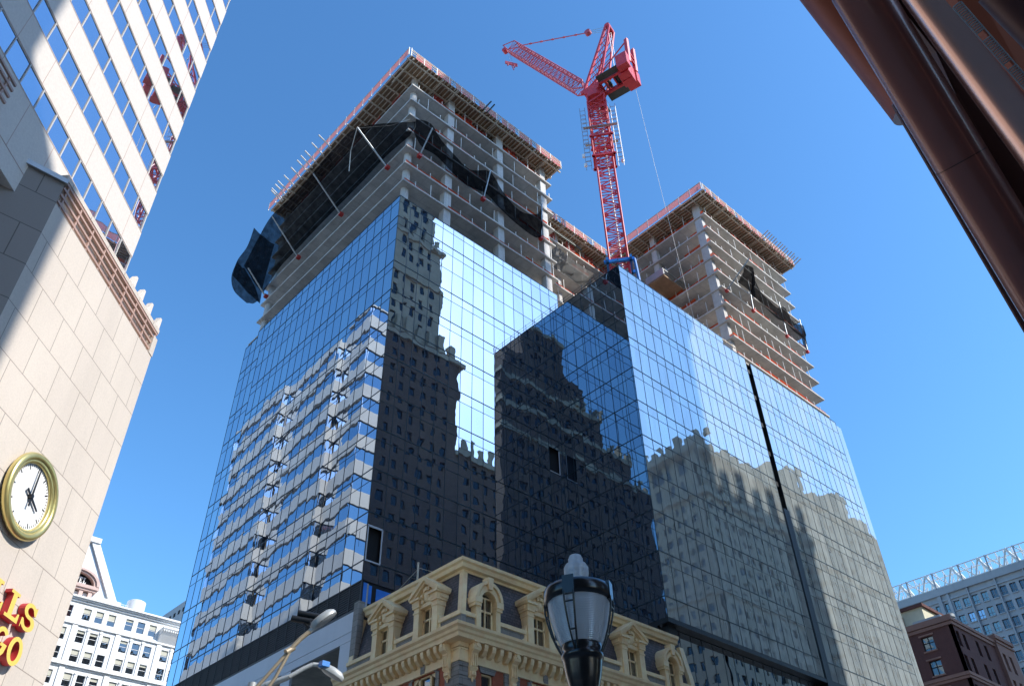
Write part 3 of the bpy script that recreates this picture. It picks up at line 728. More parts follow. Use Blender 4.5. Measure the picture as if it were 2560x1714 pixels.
b = MB(); b.tube(jt-jup*1.3+jax*-1.2-jn*.5, jt-jup*1.3+jax*-1.2+jn*.5, .55, 14)
C.part(b, 'jib_sheave', M['red'])
b = MB(); atop = JP(-4.5, top); pend = q1-jax*1.6+jup*1.1; mid = atop.lerp(pend, .22)
b.bar(mid, pend, .14)
for k in range(6): p_ = mid.lerp(pend, k/6.); b.tube(p_-(mid-pend).normalized()*.25, p_+(mid-pend).normalized()*.25, .18, 8)
b.tube(mid-jn*.4, mid+jn*.4, .6, 12)
C.part(b, 'pendant_line', M['redd'])
b = MB()
for s_ in (-.5, 0, .5): b.bar(atop+jn*s_, mid+jn*s_*.6, .05)
for s_ in (-.5, .5): b.bar(atop+jn*s_, JP(-4.4, -.2, s_), .06)
hk = Vector((64.5, 66.3, 150.2))
b.tube(jt+Vector((-.3,0,-1.4)), hk+Vector((-.3,0,.4)), .03, 5); b.tube(jt+Vector((.4,0,-1.4)), hk+Vector((.4,0,.4)), .03, 5)
C.part(b, 'hoist_rope', M['galv'])
b = MB(); b.hexa([hk+Vector((-1.0,.7,.3)), hk+Vector((1.0,-.7,-.4)), hk+Vector((1.1,-.5,-.4)), hk+Vector((-.9,.9,.3))], [hk+Vector((-1.0,.7,1.1)), hk+Vector((1.0,-.7,.5)), hk+Vector((1.1,-.5,.5)), hk+Vector((-.9,.9,1.1))])
b.tube(hk+Vector((0,0,-.1)), hk+Vector((.3,-.3,-2.0)), .10, 8); b.tube(hk+Vector((.5,-.3,-.2)), hk+Vector((.5,-.3,-.9)), .16, 8); b.tube(hk+Vector((-.6,.4,.2)), hk+Vector((-.6,.4,-.5)), .16, 8)
C.part(b, 'hook_block', M['redd'])
b = MB(); b.hexa([JP(1.0,-3.6,-3.2), JP(-1.0,-3.6,-3.2), JP(-1.0,-3.6,-1.7), JP(1.0,-3.6,-1.7)], [JP(1.3,-1.6,-3.2), JP(-1.0,-1.6,-3.2), JP(-1.0,-1.6,-1.7), JP(1.3,-1.6,-1.7)])
o = C.part(b, 'cab', M['machine'])
b = MB(); b.quad(JP(-1.02,-3.3,-3.0), JP(-1.02,-3.3,-1.9), JP(-1.02,-1.9,-1.9), JP(-1.02,-1.9,-3.0)); b.quad(JP(-.8,-3.62,-3.0), JP(.8,-3.62,-3.0), JP(.8,-3.62,-1.9), JP(-.8,-3.62,-1.9)); b.quad(JP(.9,-3.3,-1.68), JP(-.8,-3.3,-1.68), JP(-.8,-1.9,-1.68), JP(.9,-1.9,-1.68))
C.part(b, 'cab_window', M['winpale'], parent=o)
b = MB()
for (dx, dy, z) in ((-2.3,2.2,108.6),(-2.2,2.1,106.3),(2.6,-1.6,108.0)): b.tube((CX+dx,CY+dy,z), (CX+dx-.1,CY+dy-.1,z+.5), .25, 10)
C.part(b, 'floodlight', M['clockw'])
b = MB(); zb = 84.2
for s_ in (-1, 1):
    b.bar(Vector((CX,CY,zb))+ea*s_*1.3-eb*2.1, Vector((CX,CY,zb))+ea*s_*1.3+eb*2.1, .35, .5); b.bar(Vector((CX,CY,zb))-ea*2.0+eb*s_*1.6, Vector((CX,CY,zb))+ea*2.0+eb*s_*1.6, .35, .5)
b.bar(Vector((CX,CY,zb))-eb*2.1-ea*1.3, Vector((CX,CY,zb-7))-eb*2.4-ea*1.3, .3)
C.part(b, 'tie_collar', M['blues'])
b = MB(); rp = [JP(-6.4,-1.4,-2.2)]
pe = Vector((77.6, 45.5, 72.0))
for k in range(1, 15):
    f = k/14.; p_ = rp[0].lerp(pe, f); p_.z -= 9*f*(1-f); rp.append(p_)
b.path(rp, .028, 5)
o = b.build('tag_line', M['wht']); o['label'] = 'thin white rope hanging from the crane down past the loading platform'; o['category'] = 'rope'

# ------------------------------------------------------------------ left granite bank tower
G = Th('granite_tower', 'pink granite office tower with ribbon windows above a blank panelled base', 'building', (5.73, 32.76, 0))
FP = frame(5.73, 32.76, 44.2)
b = MB(FP); b.box(-5.2, 4.91, -26, 0, 0, 28.5); b.box(-5.2, 4.91, -26, -.35, 28.5, 30.0); b.box(-5.2, 4.95, -.36, -.02, 30.0, 30.25); b.box(4.55, 4.95, -.34, .03, 28.5, 29.6)
G.part(b, 'base_wall', M['granite'])
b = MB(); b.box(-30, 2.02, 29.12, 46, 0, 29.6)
G.part(b, 'return_wall', M['granite_shade'])
b = MB(); b.box(-30, 2.08, 28.98, 46, 29.6, 29.85)
G.part(b, 'parapet_cap', M['galv'])
b = MB(FP)
for z in (28.75, 29.15, 29.55, 29.9): b.bar((-5.1, -.08, z), (4.9, -.08, z), .09, .11)
for k in range(9): b.bar((-4.8+k*1.2, -.1, 28.5), (-4.8+k*1.2, -.1, 30.05), .09)
b.T = frame(4.89, 33.62, 46.0)
for z in (29.95, 30.35, 30.75, 31.1): b.bar((-30, .25, z), (-9, .25, z), .09, .11)
for k in range(15): b.bar((-29+k*1.4, .22, 29.8), (-29+k*1.4, .22, 31.15), .09)
G.part(b, 'tan_railing', M['rail'])
for uu in (1.35, 2.3, 3.3, 4.45):
    b = MB(FP); b.prism([(uu, 30.27), (uu+.5, 30.27), (uu+.5, 31.0), (uu+.35, 31.0)], lambda x, z: (x, -.33, z), lambda x, z: (x, -.08, z)); G.part(b, 'stepped_fin', M['granitef'])
FT = frame(4.89, 33.62, 46.0)
ue = 2.5; NS = 13; pit_ = 3.25
b = MB(FT)
zz = [28.0]
for k in range(NS):
    z0_, z1_ = 31.85+pit_*k, 33.2+pit_*k
    b.box(-34, ue, -.35, 0, zz[-1], z0_); zz.append(z1_)
b.box(-34, ue, -.35, 0, zz[-1], zz[-1]+6); b.box(-34, ue-.02, -18, -.36, 28, zz[-1]+6)
wall = G.part(b, 'spandrel_wall', M['granitef'])
b = MB(FT)
for k in range(NS+1):
    z0_ = 33.2+pit_*(k-1) if k else 29.0; z1_ = 31.85+pit_*k
    j = 0
    while -34+j*1.46*1.5 < ue: 
        x = -34+j*1.46*1.5; b.box(x-.012, x+.012, -.01, .004, z0_+.02, z1_-.02); j += 1
    b.box(-34, ue, .001, .012, z1_-.045, z1_-.02); b.box(-34, ue, .001, .012, z0_+.02, z0_+.045)
G.part(b, 'panel_joints', M['rail'], parent=wall)
for k in range(NS):
    z0_, z1_ = 31.85+pit_*k, 33.2+pit_*k
    g = MB(FT); m = MB(FT); j = 0
    while True:
        ub = ue-.1-1.23*j; ua = max(-34, ub-1.23)
        if ub <= -33.9: break
        a = rnd.gauss(0, .0035); c = rnd.gauss(0, .004)
        g.add([(ua, -.035-a, z0_), (ub, -.035+a, z0_), (ub, -.035+a+c, z1_), (ua, -.035-a+c, z1_)], [(0,1,2,3)])
        m.box(ub-.03, ub+.03, -.06, .004, z0_, z1_); j += 1
    m.box(-34, ue, -.06, -.008, z0_, z0_+.035); m.box(-34, ue, -.06, -.008, z1_-.035, z1_); m.box(ue-.1, ue-.01, -.3, -.02, z0_, z1_)
    o = G.part(g, 'ribbon_window', M['winblue'], normals=False); G.part(m, 'window_frame', M['mullw'], parent=o)

# clock
K = Th('wall_clock', 'round wall clock in a thick gilded ring on the granite wall', 'clock', FP(-.12, 0, 17.72))
def FC(u_, v, z): return FP(-.12+u_, v, 17.72+z)
def ring(R0, prof, n=48):
    b = MB(); vs = []; k = len(prof)
    for i in range(n):
        t = 2*PI*i/n
        for (dr, v) in prof: vs.append(FC((R0+dr)*math.cos(t), v, (R0+dr)*math.sin(t)))
    fs = []
    for i in range(n):
        for j in range(k): fs.append((i*k+j, i*k+(j+1) % k, ((i+1) % n)*k+(j+1) % k, ((i+1) % n)*k+j))
    b.add(vs, fs, True); return b
circ = lambda rr, cv, m=14, sq=1: [(rr*math.cos(2*PI*i/m), cv+rr*sq*math.sin(2*PI*i/m)) for i in range(m)]
K.part(ring(1.50, circ(.155, .20)), 'outer_ring', M['brass'])
K.part(ring(1.30, [(0, 0), (.12, 0), (.12, .24), (.05, .27), (-.05, .24), (-.07, .14)]), 'inner_ring', M['brass'])
b = MB(); n = 64
b.add([FC(1.27*math.cos(2*PI*i/n), .12, 1.27*math.sin(2*PI*i/n)) for i in range(n)] + [FC(1.27*math.cos(2*PI*i/n), 0, 1.27*math.sin(2*PI*i/n)) for i in range(n)],
      [tuple(range(n))] + [(i, (i+1) % n, n+(i+1) % n, n+i) for i in range(n)])
face = K.part(b, 'clock_face', M['clockw'])
b = MB()
for k in range(60):
    t = 2*PI*k/60; l = .19 if k % 5 == 0 else .09; wd_ = .028 if k % 5 == 0 else .014
    a, c = math.cos(t), math.sin(t)
    P_ = lambda rr, s_: (FC(rr*a-s_*c, .126, rr*c+s_*a))
    b.quad(P_(1.19, -wd_), P_(1.19, wd_), P_(1.19-l, wd_), P_(1.19-l, -wd_))
K.part(b, 'minute_marks', M['ink'], parent=face, normals=False)
def hand(ang, l, tail, w0, v):
    b = MB(); a, c = math.cos(R(ang)), math.sin(R(ang))
    q = lambda rr, s_, vv: FC(rr*a-s_*c, vv, rr*c+s_*a)
    for s0, s1 in ((0, l), (-tail, 0)):
        b.hexa([q(s0,-w0,v), q(s1,-w0*.55,v), q(s1,w0*.55,v), q(s0,w0,v)], [q(s0,-w0,v+.03), q(s1,-w0*.55,v+.03), q(s1,w0*.55,v+.03), q(s0,w0,v+.03)])
    return b
K.part(hand(92, 1.14, .40, .042, .22), 'minute_hand', M['ink']); K.part(hand(-25, .70, .36, .06, .18), 'hour_hand', M['ink'])
b = MB(); b.tube(FC(0, .12, 0), FC(0, .27, 0), .09, 16); K.part(b, 'hub', M['ink'])

# raised letters
SG = Th('wall_letters', 'raised yellow slab letters with red sides below the gilded clock', 'sign', FP(1.5, 0, 13.3))
def glyph(ch):
    """list of outlines in a 0..1 by 0..1 cell; each is a closed polygon or a ring (outer, inner)"""
    s_ = .14
    if ch == 'L': return [[(0,0),(.95,0),(.95,.34),(.84,.34),(.76,.15),(.46,.15),(.46,.88),(.62,.88),(.62,1),(0,1),(0,.88),(.18,.88),(.18,.12),(0,.12)]]
    if ch == 'E': return [[(0,0),(.92,0),(.92,.32),(.80,.32),(.72,.14),(.44,.14),(.44,.44),(.66,.44),(.66,.58),(.44,.58),(.44,.86),(.72,.86),(.80,.70),(.92,.70),(.92,1),(0,1),(0,.88),(.17,.88),(.17,.12),(0,.12)]]
    if ch in 'OG':
        n = 28
        if ch == 'O':
            return [([(.5+.5*math.cos(2*PI*i/n), .5+.52*math.sin(2*PI*i/n)) for i in range(n)], [(.5+.25*math.cos(2*PI*i/n), .5+.36*math.sin(2*PI*i/n)) for i in range(n)])]
        pts = [R(45+i*280/20) for i in range(21)]
        return [[(.5+.5*math.cos(t), .5+.52*math.sin(t)) for t in pts] + [(.98,.5),(.55,.5),(.55,.38),(.72,.38)] + [(.5+.25*math.cos(t), .5+.36*math.sin(t)) for t in pts[::-1][2:]]]
    if ch == 'S':
        up = [(.92,.98),(.92,.66),(.80,.66)] ; c = []
        def arc(cx_, cy_, rx, ry, a0, a1, n=10): return [(cx_+rx*math.cos(R(a0+(a1-a0)*i/n)), cy_+ry*math.sin(R(a0+(a1-a0)*i/n))) for i in range(n+1)]
        outer = [(.90,1.0),(.90,.66),(.78,.66)] + arc(.48,.72,.22,.15,20,255) + [(.58,.56)] + arc(.50,.29,.48,.31,62,-150) + [(.06,.02),(.02,0),(.02,.36),(.14,.36)] + arc(.48,.28,.24,.15,200,430) + [(.42,.42)] + arc(.46,.72,.44,.30,240,50) + [(.80,.93)]
        return [outer]
    if ch == 'H': return [[(0,0),(.42,0),(.42,.12),(.34,.12),(.34,.44),(.66,.44),(.66,.12),(.58,.12),(.58,0),(1,0),(1,.12),(.9,.12),(.9,.88),(1,.88),(1,1),(.58,1),(.58,.88),(.66,.88),(.66,.58),(.34,.58),(.34,.88),(.42,.88),(.42,1),(0,1),(0,.88),(.1,.88),(.1,.12),(0,.12)]]
    if ch == 'T': return [[(.28,0),(.72,0),(.72,.12),(.62,.12),(.62,.86),(.82,.86),(.88,.68),(1,.68),(1,1),(0,1),(0,.68),(.12,.68),(.18,.86),(.38,.86),(.38,.12),(.28,.12)]]
from mathutils.geometry import tessellate_polygon
def letter(th, ch, F, u0, z0, wu, hz, v0, v1, mats, parent=None):
    b = MB()
    for g in glyph(ch):
        loops = list(g) if isinstance(g, tuple) else [g]
        flat = [p for l in loops for p in l]
        tri = tessellate_polygon([[Vector((p[0], p[1], 0)) for p in l] for l in loops])
        b.m = 0; b.add([F(u0+p[0]*wu, v1, z0+p[1]*hz) for p in flat], [tuple(t) for t in tri])
        b.m = 1
        for l in loops:
            n = len(l)
            b.add([F(u0+p[0]*wu, v1, z0+p[1]*hz) for p in l] + [F(u0+p[0]*wu, v0, z0+p[1]*hz) for p in l], [(i, (i+1) % n, n+(i+1) % n, n+i) for i in range(n)])
    return th.part(b, 'letter', mats, parent=parent, normals=False)
for ch, u0, z0 in (('E', -1.48, 13.5), ('L', -.44, 13.5), ('L', .68, 13.5), ('S', 1.72, 13.5), ('G', .58, 12.22), ('O', 1.58, 12.22)):
    letter(SG, ch, FP, u0, z0, .92 if ch != 'O' else .9, .95, .04, .30, [M['yel'], M['redl']])

# ------------------------------------------------------------------ old mansard-roofed building on the corner
Mn = Th('mansard_building', 'red brick corner building with cream cornice and dormered slate mansard roof', 'building', (31.8, 38.8, 0))
TL = lambda u_, v, z: (31.8-v, 38.8+u_, z)
TR = lambda u_, v, z: (31.8+u_, 38.8-v, z)
LL, LR = 12.4, 23.4
def holes_wall(mb, u0, u1, z0, z1, holes, v0, v1):
    us = sorted(set([u0, u1] + [h[0] for h in holes] + [h[1] for h in holes]))
    for a, c in zip(us, us[1:]):
        if c-a < 1e-4: continue
        z = z0
        for h in sorted([h for h in holes if h[0] <= a+1e-4 and h[1] >= c-1e-4], key=lambda h: h[2]):
            if h[2] > z: mb.box(a, c, v0, v1, z, h[2])
            z = h[3]
        if z < z1: mb.box(a, c, v0, v1, z, z1)
corn = [(0,19.86),(.16,19.9),(.2,20.12),(.72,20.2),(.76,20.42),(.86,20.5),(.9,20.66),(1.05,20.78),(1.08,20.95),(.3,21.03),(-.3,21.05),(-.3,19.86)]
topc = [(-1.5,25.25),(-1.0,25.3),(-.98,25.45),(-.72,25.5),(-.66,25.75),(-.52,25.85),(-.50,26.05),(-1.5,26.18)]
front = None
for T_, Ln, nm in ((TL, LL, 'left'), (TR, LR, 'right')):
    end = Ln
    b = MB(); b.prism(corn, lambda v, z: T_(-v, v, z), lambda v, z: T_(end, v, z))
    b2 = MB(T_)
    Mn.part(b, 'main_cornice', M['cream'])
    # frieze, architrave and modillions
    b = MB(T_); b.box(-.10 if nm == 'left' else 0, end, 0, .10, 19.2, 19.85); b.box(-.12, end, 0, .14, 19.05, 19.2); b.box(0, end, .1, .15, 19.74, 19.84)
    Mn.part(b, 'frieze', M['cream'])
    k = 1.55
    while k < end-.3:
        b = MB(T_); b.prism([(.12,19.52),(.34,19.56),(.62,19.80),(.68,19.98),(.68,20.16),(.12,20.13)], lambda v, z: (k-.14, v, z), lambda v, z: (k+.14, v, z)); k += .64
        Mn.part(b, 'modillion', M['cream'])
    # slate slope, hip strip, top cornice
    pr = [(-.40,22.0),(-.52,22.8),(-.72,23.8),(-1.05,25.35),(-3.0,25.35),(-3.0,22.0)]
    b = MB()
    for (va, za), (vb, zb) in zip(pr[:3], pr[1:4]):
        b.quad(T_(-va, va, za), T_(end, va, za), T_(end, vb, zb), T_(-vb, vb, zb))
    Mn.part(b, 'slate_roof', M['slate'], normals=False)
    b = MB(); b.prism(topc, lambda v, z: T_(-v, v, z), lambda v, z: T_(end-.7, v, z))
    Mn.part(b, 'roof_cornice', M['cream'])
    b = MB()
    for (va, za), (vb, zb) in zip(pr[:3], pr[1:4]):
        b.hexa([T_(-va-.02, va+.03, za), T_(-va+.34, va+.03, za), T_(-va+.34, va-.05, za), T_(-va, va-.05, za)],
               [T_(-vb-.02, vb+.03, zb), T_(-vb+.34, vb+.03, zb), T_(-vb+.34, vb-.05, zb), T_(-vb, vb-.05, zb)])
    Mn.part(b, 'hip_strip', M['cream'])
    b = MB()
    for (va, za), (vb, zb) in zip(pr[:3], pr[1:4]):
        b.hexa([T_(end-.5, va+.3, za), T_(end, va+.3, za), T_(end, va-.1, za), T_(end-.5, va-.1, za)],
               [T_(end-.5, vb+.3, zb), T_(end, vb+.3, zb), T_(end, vb-.1, zb), T_(end-.5, vb-.1, zb)])
    Mn.part(b, 'gable_scroll', M['cream'])
    # parapet between dormers
    dl = [(3.45,'p'),(8.1,'p')] if nm == 'left' else [(2.27,'a'),(6.87,'p'),(11.5,'a'),(16.15,'p'),(20.65,'a')]
    b = MB(T_); c_ = MB(T_); x = .0
    for d_, kind in dl+[(end+1.2, 'x')]:
        hw = 1.24 if kind == 'p' else 1.0
        x1 = d_-hw if kind != 'x' else end
        if nm == 'right' and x == 0: x = .52
        if x1 > x:
            b.box(x, x1, -.45, -.10, 21.0, 21.95); c_.box(x-(0.0), x1, -.5, .0, 21.95, 22.2); 
        x = d_+hw
    Mn.part(b, 'stone_parapet', M['stone']); Mn.part(c_, 'parapet_coping', M['cream'])
    if nm == 'left':
        b = MB(); b.box(31.92, 32.6, 38.92, 39.6, 21.03, 21.93); b.m = 1; b.box(31.82, 32.7, 38.82, 39.7, 21.935, 22.22); Mn.part(b, 'corner_pedestal', [M['stone'], M['cream']])
    # dormers
    for d_, kind in dl:
        def F2(u_, v, z, d_=d_): return T_(d_+u_, v, z)
        D = MB(F2)
        if kind == 'p':
            for s_ in (-1, 1):
                D.box(s_*.95-.27, s_*.95+.27, -1.2, .08, 21.02, 23.55)
                D.box(s_*.95-.30, s_*.95+.30, -1.2, .12, 21.02, 21.3); D.box(s_*.95-.31, s_*.95+.31, -1.2, .13, 23.2, 23.32); D.box(s_*.95-.35, s_*.95+.35, -1.2, .18, 23.55, 23.7)
                D.box(s_*.95-.36, s_*.95+.36, -1.2, .2, 23.7, 24.0); D.box(s_*.95-.48, s_*.95+.48, -1.2, .34, 24.0, 24.14)
                D.prism([(s_*1.22,21.2),(s_*1.75,21.2),(s_*1.72,21.5),(s_*1.45,21.7),(s_*1.36,22.3),(s_*1.22,22.6)], lambda x, z: (x, -.05, z), lambda x, z: (x, -.5, z))
            D.box(-.7, .7, -1.2, .0, 23.45, 23.72); D.box(-.68, .68, -1.2, -.12, 23.72, 24.9)
            # raking cornices
            for s_ in (-1, 1):
                D.hexa([(s_*1.52,.36,24.12), (s_*1.52,-1.4,24.12), (s_*1.52,-1.4,24.34), (s_*1.52,.40,24.34)], [(0,.36,25.12), (0,-1.6,25.12), (0,-1.6,25.40), (0,.40,25.40)])
                D.hexa([(s_*1.42,.22,23.98), (s_*1.42,-1.4,23.98), (s_*1.52,-1.4,24.12), (s_*1.52,.24,24.12)], [(0,.22,24.95), (0,-1.4,24.95), (0,-1.4,25.12), (0,.24,25.12)])
                D.hexa([(s_*1.35,-.05,23.7), (s_*1.35,-1.2,23.7), (s_*1.35,-1.2,23.9), (s_*1.35,-.05,24.0)], [(0,-.05,23.9), (0,-1.4,23.9), (0,-1.4,24.95), (0,-.05,24.95)])
            # cartouche with scrolls
            vs = []; 
            for i in range(9):
                t = PI*i/16.
                for j in range(16): a = 2*PI*j/16; vs.append((.34*math.cos(t)*math.cos(a), -.12+.26*math.sin(t), 24.12+.40*math.cos(t)*math.sin(a)))
            D.add(vs, [(i*16+j, i*16+(j+1) % 16, (i+1)*16+(j+1) % 16, (i+1)*16+j) for i in range(8) for j in range(16)], True)
            for s_ in (-1, 1):
                for (cx_, cz_, rr) in ((.38,23.82,.13),(.48,24.25,.12),(.22,24.58,.12),(.62,23.98,.10)):
                    D.tube((s_*cx_, -.14, cz_), (s_*cx_, .10, cz_), rr, 10)
            D.box(-.12, .12, -.12, .14, 24.5, 24.72)
            wo = (-.68, .68, 21.2, 23.45)
        else:
            n = 14
            arc_o = [(1.0*math.cos(PI*i/n), 23.35+1.05*math.sin(PI*i/n)) for i in range(n+1)]; arc_i = [(.62*math.cos(PI*i/n), 23.2+.66*math.sin(PI*i/n)) for i in range(n+1)]
            for (o0, o1, i0, i1) in zip(arc_o, arc_o[1:], arc_i, arc_i[1:]):
                D.hexa([(o0[0],.05,o0[1]), (o1[0],.05,o1[1]), (i1[0],.05,i1[1]), (i0[0],.05,i0[1])], [(o0[0],-1.2,o0[1]), (o1[0],-1.2,o1[1]), (i1[0],-1.2,i1[1]), (i0[0],-1.2,i0[1])])
                m_ = lambda p, f: (p[0]*f, 23.3+(p[1]-23.3)*f)
                a0, a1 = m_(o0, 1.12), m_(o1, 1.12); c0, c1 = m_(o0, .92), m_(o1, .92)
                D.hexa([(a0[0],.22,a0[1]), (a1[0],.22,a1[1]), (c1[0],.22,c1[1]), (c0[0],.22,c0[1])], [(a0[0],-1.3,a0[1]), (a1[0],-1.3,a1[1]), (c1[0],-1.3,c1[1]), (c0[0],-1.3,c0[1])])
                e0, e1 = m_(o0, .80), m_(o1, .80)
                D.hexa([(e0[0],.12,e0[1]), (e1[0],.12,e1[1]), (i1[0]*1.02,.12,i1[1]), (i0[0]*1.02,.12,i0[1])], [(e0[0],.04,e0[1]), (e1[0],.04,e1[1]), (i1[0]*1.02,.04,i1[1]), (i0[0]*1.02,.04,i0[1])])
            for s_ in (-1, 1):
                D.box(s_*.81-.19, s_*.81+.19, -1.2, .05, 21.02, 23.0); D.box(s_*.90-.32, s_*.90+.26, -1.2, .2, 22.95, 23.35); D.box(s_*.88-.28, s_*.88+.22, -1.2, .14, 22.75, 22.95)
            D.prism([(-.16,23.95),(.16,23.95),(.24,24.75),(-.24,24.75)], lambda x, z: (x, .30, z), lambda x, z: (x, -.3, z))
            wo = (-.62, .62, 21.2, 23.6)
        dm = Mn.part(D, 'pediment_dormer' if kind == 'p' else 'arched_dormer', M['cream'])
        W = MB(F2)
        a, c, z0_, z1_ = wo
        W.box(a, a+.12, -.45, -.3, z0_, z1_); W.box(c-.12, c, -.45, -.3, z0_, z1_); W.box(-.05, .05, -.45, -.31, z0_, z1_); W.box(a, c, -.45, -.3, z0_, z0_+.12)
        W.box(a, c, -.45, -.3, 22.62, 22.74); W.box(a, c, -.45, -.3, z1_-.1, z1_)
        wf = Mn.part(W, 'window_frame', M['cream'], parent=dm)
        W = MB(F2); 
        for (ua, ub) in ((a, 0), (0, c)):
            W.quad((ua, -.40+rnd.uniform(-.01,.01), z0_), (ub, -.40+rnd.uniform(-.01,.01), z0_), (ub, -.40, 22.68), (ua, -.40, 22.68)); W.quad((ua, -.40, 22.68), (ub, -.40+rnd.uniform(-.01,.01), 22.68), (ub, -.40, z1_+.2), (ua, -.40, z1_+.2))
        Mn.part(W, 'window_pane', M['windark'], parent=dm, normals=False)
    # brick wall with windows
    if nm == 'left': wins = [(3.35,'t'),(7.9,'t')]
    else: wins = [(2.17,'n'),(7.0,'t'),(11.6,'n'),(15.9,'t'),(20.6,'n')]
    hs = []
    for wu, kd in wins:
        hw, zt_ = (1.15, 19.0) if kd == 't' else (.45, 18.7)
        for zb_ in (15.9, 11.0, 6.0): hs.append((wu-hw, wu+hw, zb_, zb_+(zt_-15.9)))
    b = MB(T_); holes_wall(b, 0, end, 0, 19.1, hs, -.5, 0)
    Mn.part(b, 'brick_wall', M['brick'])
    for wu, kd in wins:
        hw, zt_ = (1.15, 19.0) if kd == 't' else (.45, 18.7)
        for zi, zb_ in enumerate((15.9, 11.0, 6.0)):
            ht = zt_-15.9; z1_ = zb_+ht
            S = MB(T_)
            if kd == 't':
                n = 9
                for i in range(n):
                    t0, t1 = -.62+1.24*i/n, -.62+1.24*(i+1)/n; r0 = 1.9
                    f = lambda t, rr: (wu+rr*math.sin(t)*1.12, z1_-1.95+.32+rr*math.cos(t))
                    q = [f(t0, r0), f(t1, r0), f(t1, r0+.38), f(t0, r0+.38)]
                    q2 = .06 if i != n//2 else .14
                    S.hexa([(p[0], q2, p[1]) for p in q], [(p[0], -.1, p[1]) for p in q])
                S.box(wu-hw-.36, wu-hw-.02, -.1, .05, zb_+ht*.55, z1_-.05); S.box(wu+hw+.02, wu+hw+.36, -.1, .05, zb_+ht*.55, z1_-.05); S.box(wu-.2, wu+.2, -.1, .16, z1_+.1, z1_+.55)
            else:
                S.prism([(-.55,z1_),(.55,z1_),(.72,z1_+.42),(.2,z1_+.42),(.24,z1_+.55),(-.24,z1_+.55),(-.2,z1_+.42),(-.72,z1_+.42)], lambda x, z: (wu+x, .07, z), lambda x, z: (wu+x, -.1, z))
            S.box(wu-hw-.15, wu+hw+.15, -.2, .12, zb_-.16, zb_)
            so_ = Mn.part(S, 'stone_surround', M['stone'])
            W = MB(T_); fr_ = .1
            W.box(wu-hw, wu-hw+fr_, -.32, -.12, zb_, z1_); W.box(wu+hw-fr_, wu+hw, -.32, -.12, zb_, z1_); W.box(wu-hw, wu+hw, -.32, -.12, z1_-fr_, z1_); W.box(wu-hw, wu+hw, -.32, -.12, zb_, zb_+fr_)
            W.box(wu-hw, wu+hw, -.30, -.14, zb_+ht*.52, zb_+ht*.52+.08)
            if kd == 't':
                for x in (-.55, .55): W.box(wu+x-.09, wu+x+.09, -.32, -.1, zb_, z1_)
                # arched head: cream spandrels narrowing the corners
                W.prism([(-hw,z1_),(-hw,z1_-.42),(-.75,z1_-.16),(-.3,z1_)], lambda x, z: (wu+x, -.1, z), lambda x, z: (wu+x, -.3, z))
                W.prism([(hw,z1_),(hw,z1_-.42),(.75,z1_-.16),(.3,z1_)], lambda x, z: (wu+x, -.1, z), lambda x, z: (wu+x, -.3, z))
            Mn.part(W, 'window_frame', M['cream'], parent=so_)
            W = MB(T_)
            for (ua, ub) in (((-hw,-.55),(-.55,.55),(.55,hw)) if kd == 't' else ((-hw,hw),)):
                for (za, zc) in ((zb_, zb_+ht*.53), (zb_+ht*.53, z1_)):
                    d1, d2 = rnd.uniform(-.012,.012), rnd.uniform(-.012,.012); W.quad((wu+ua, -.25+d1, za), (wu+ub, -.25-d1, za), (wu+ub, -.25-d1+d2, zc), (wu+ua, -.25+d1+d2, zc))
            Mn.part(W, 'window_pane', M['windark'], parent=so_, normals=False)
    # corner quoins and stone pilasters
    b = MB(T_)
    for (ua, ub) in (((-.10 if nm == 'right' else -.12), 1.15),) + (((3.5, 4.75), (9.3, 10.4), (13.2, 14.2), (18.0, 19.0)) if nm == 'right' else ((11.3, 12.4),)):
        z = .2; k = 0
        while z < 18.9:
            e = .03*(k % 2); b.box(ua-(0.02 if ua > .5 else 0), ub+e, -.2, (.126 if nm == 'right' else .12), z+.02, min(z+.50, 19.0)); z += .53; k += 1
        b.box(ua+.03, ub-.03, -.2, .09, 0, 19.04)
    Mn.part(b, 'stone_quoins', M['stone'])
    # scrolled console brackets
    for uc in ((.85, 11.9) if nm == 'left' else (.85, 4.1, 9.85, 13.7, 18.5, 22.9)):
        b = MB(T_)
        pf = [(.1,20.14),(.66,20.14),(.72,19.9),(.66,19.72),(.44,19.58),(.36,19.35),(.40,19.05),(.34,18.75),(.24,18.55),(.26,18.3),(.16,18.15),(.1,18.2)]
        b.prism(pf, lambda v, z: (uc-.24, v, z), lambda v, z: (uc+.24, v, z))
        for s_ in (-1, 1):
            b.tube((uc+s_*.24, .50, 19.88), (uc+s_*.31, .50, 19.88), .17, 14); b.tube((uc+s_*.24, .26, 18.75), (uc+s_*.30, .26, 18.75), .11, 12)
        b.box(uc-.34, uc+.34, .1, .80, 20.12, 20.2); b.tube((uc, .34, 20.0), (uc, .76, 20.0), .14, 12)
        b.tube((uc, .2, 18.2), (uc, .2, 17.95), .10, 10, r2=.04); b.tube((uc-.1, .3, 18.5), (uc-.1, .3, 18.3), .09, 8); b.tube((uc+.1, .3, 18.5), (uc+.1, .3, 18.3), .09, 8)
        for k in range(3): b.box(uc-.17+k*.14, uc-.11+k*.14, .3, .46, 18.8, 19.5)
        Mn.part(b, 'scroll_bracket', M['cream'])
b = MB(); b.box(33.4, 54.6, 40.4, 51.1, 25.4, 25.95); b.m = 1; b.box(33.6, 54.8, 40.6, 51.2, 0, 25.2)
Mn.part(b, 'flat_roof', [M['galv'], M['dark']])
b = MB(); b.tube((33.2, 45.3, 25.9), (33.2, 45.3, 28.0), .07, 8); b.tube((46, 40.2, 26), (46, 40.2, 27.4), .06, 8); b.bar((33.2,45.3,27.5), (33.2,49.5,26.0), .02); b.bar((33.2,45.3,27.6), (36,42.0,26.0), .02)
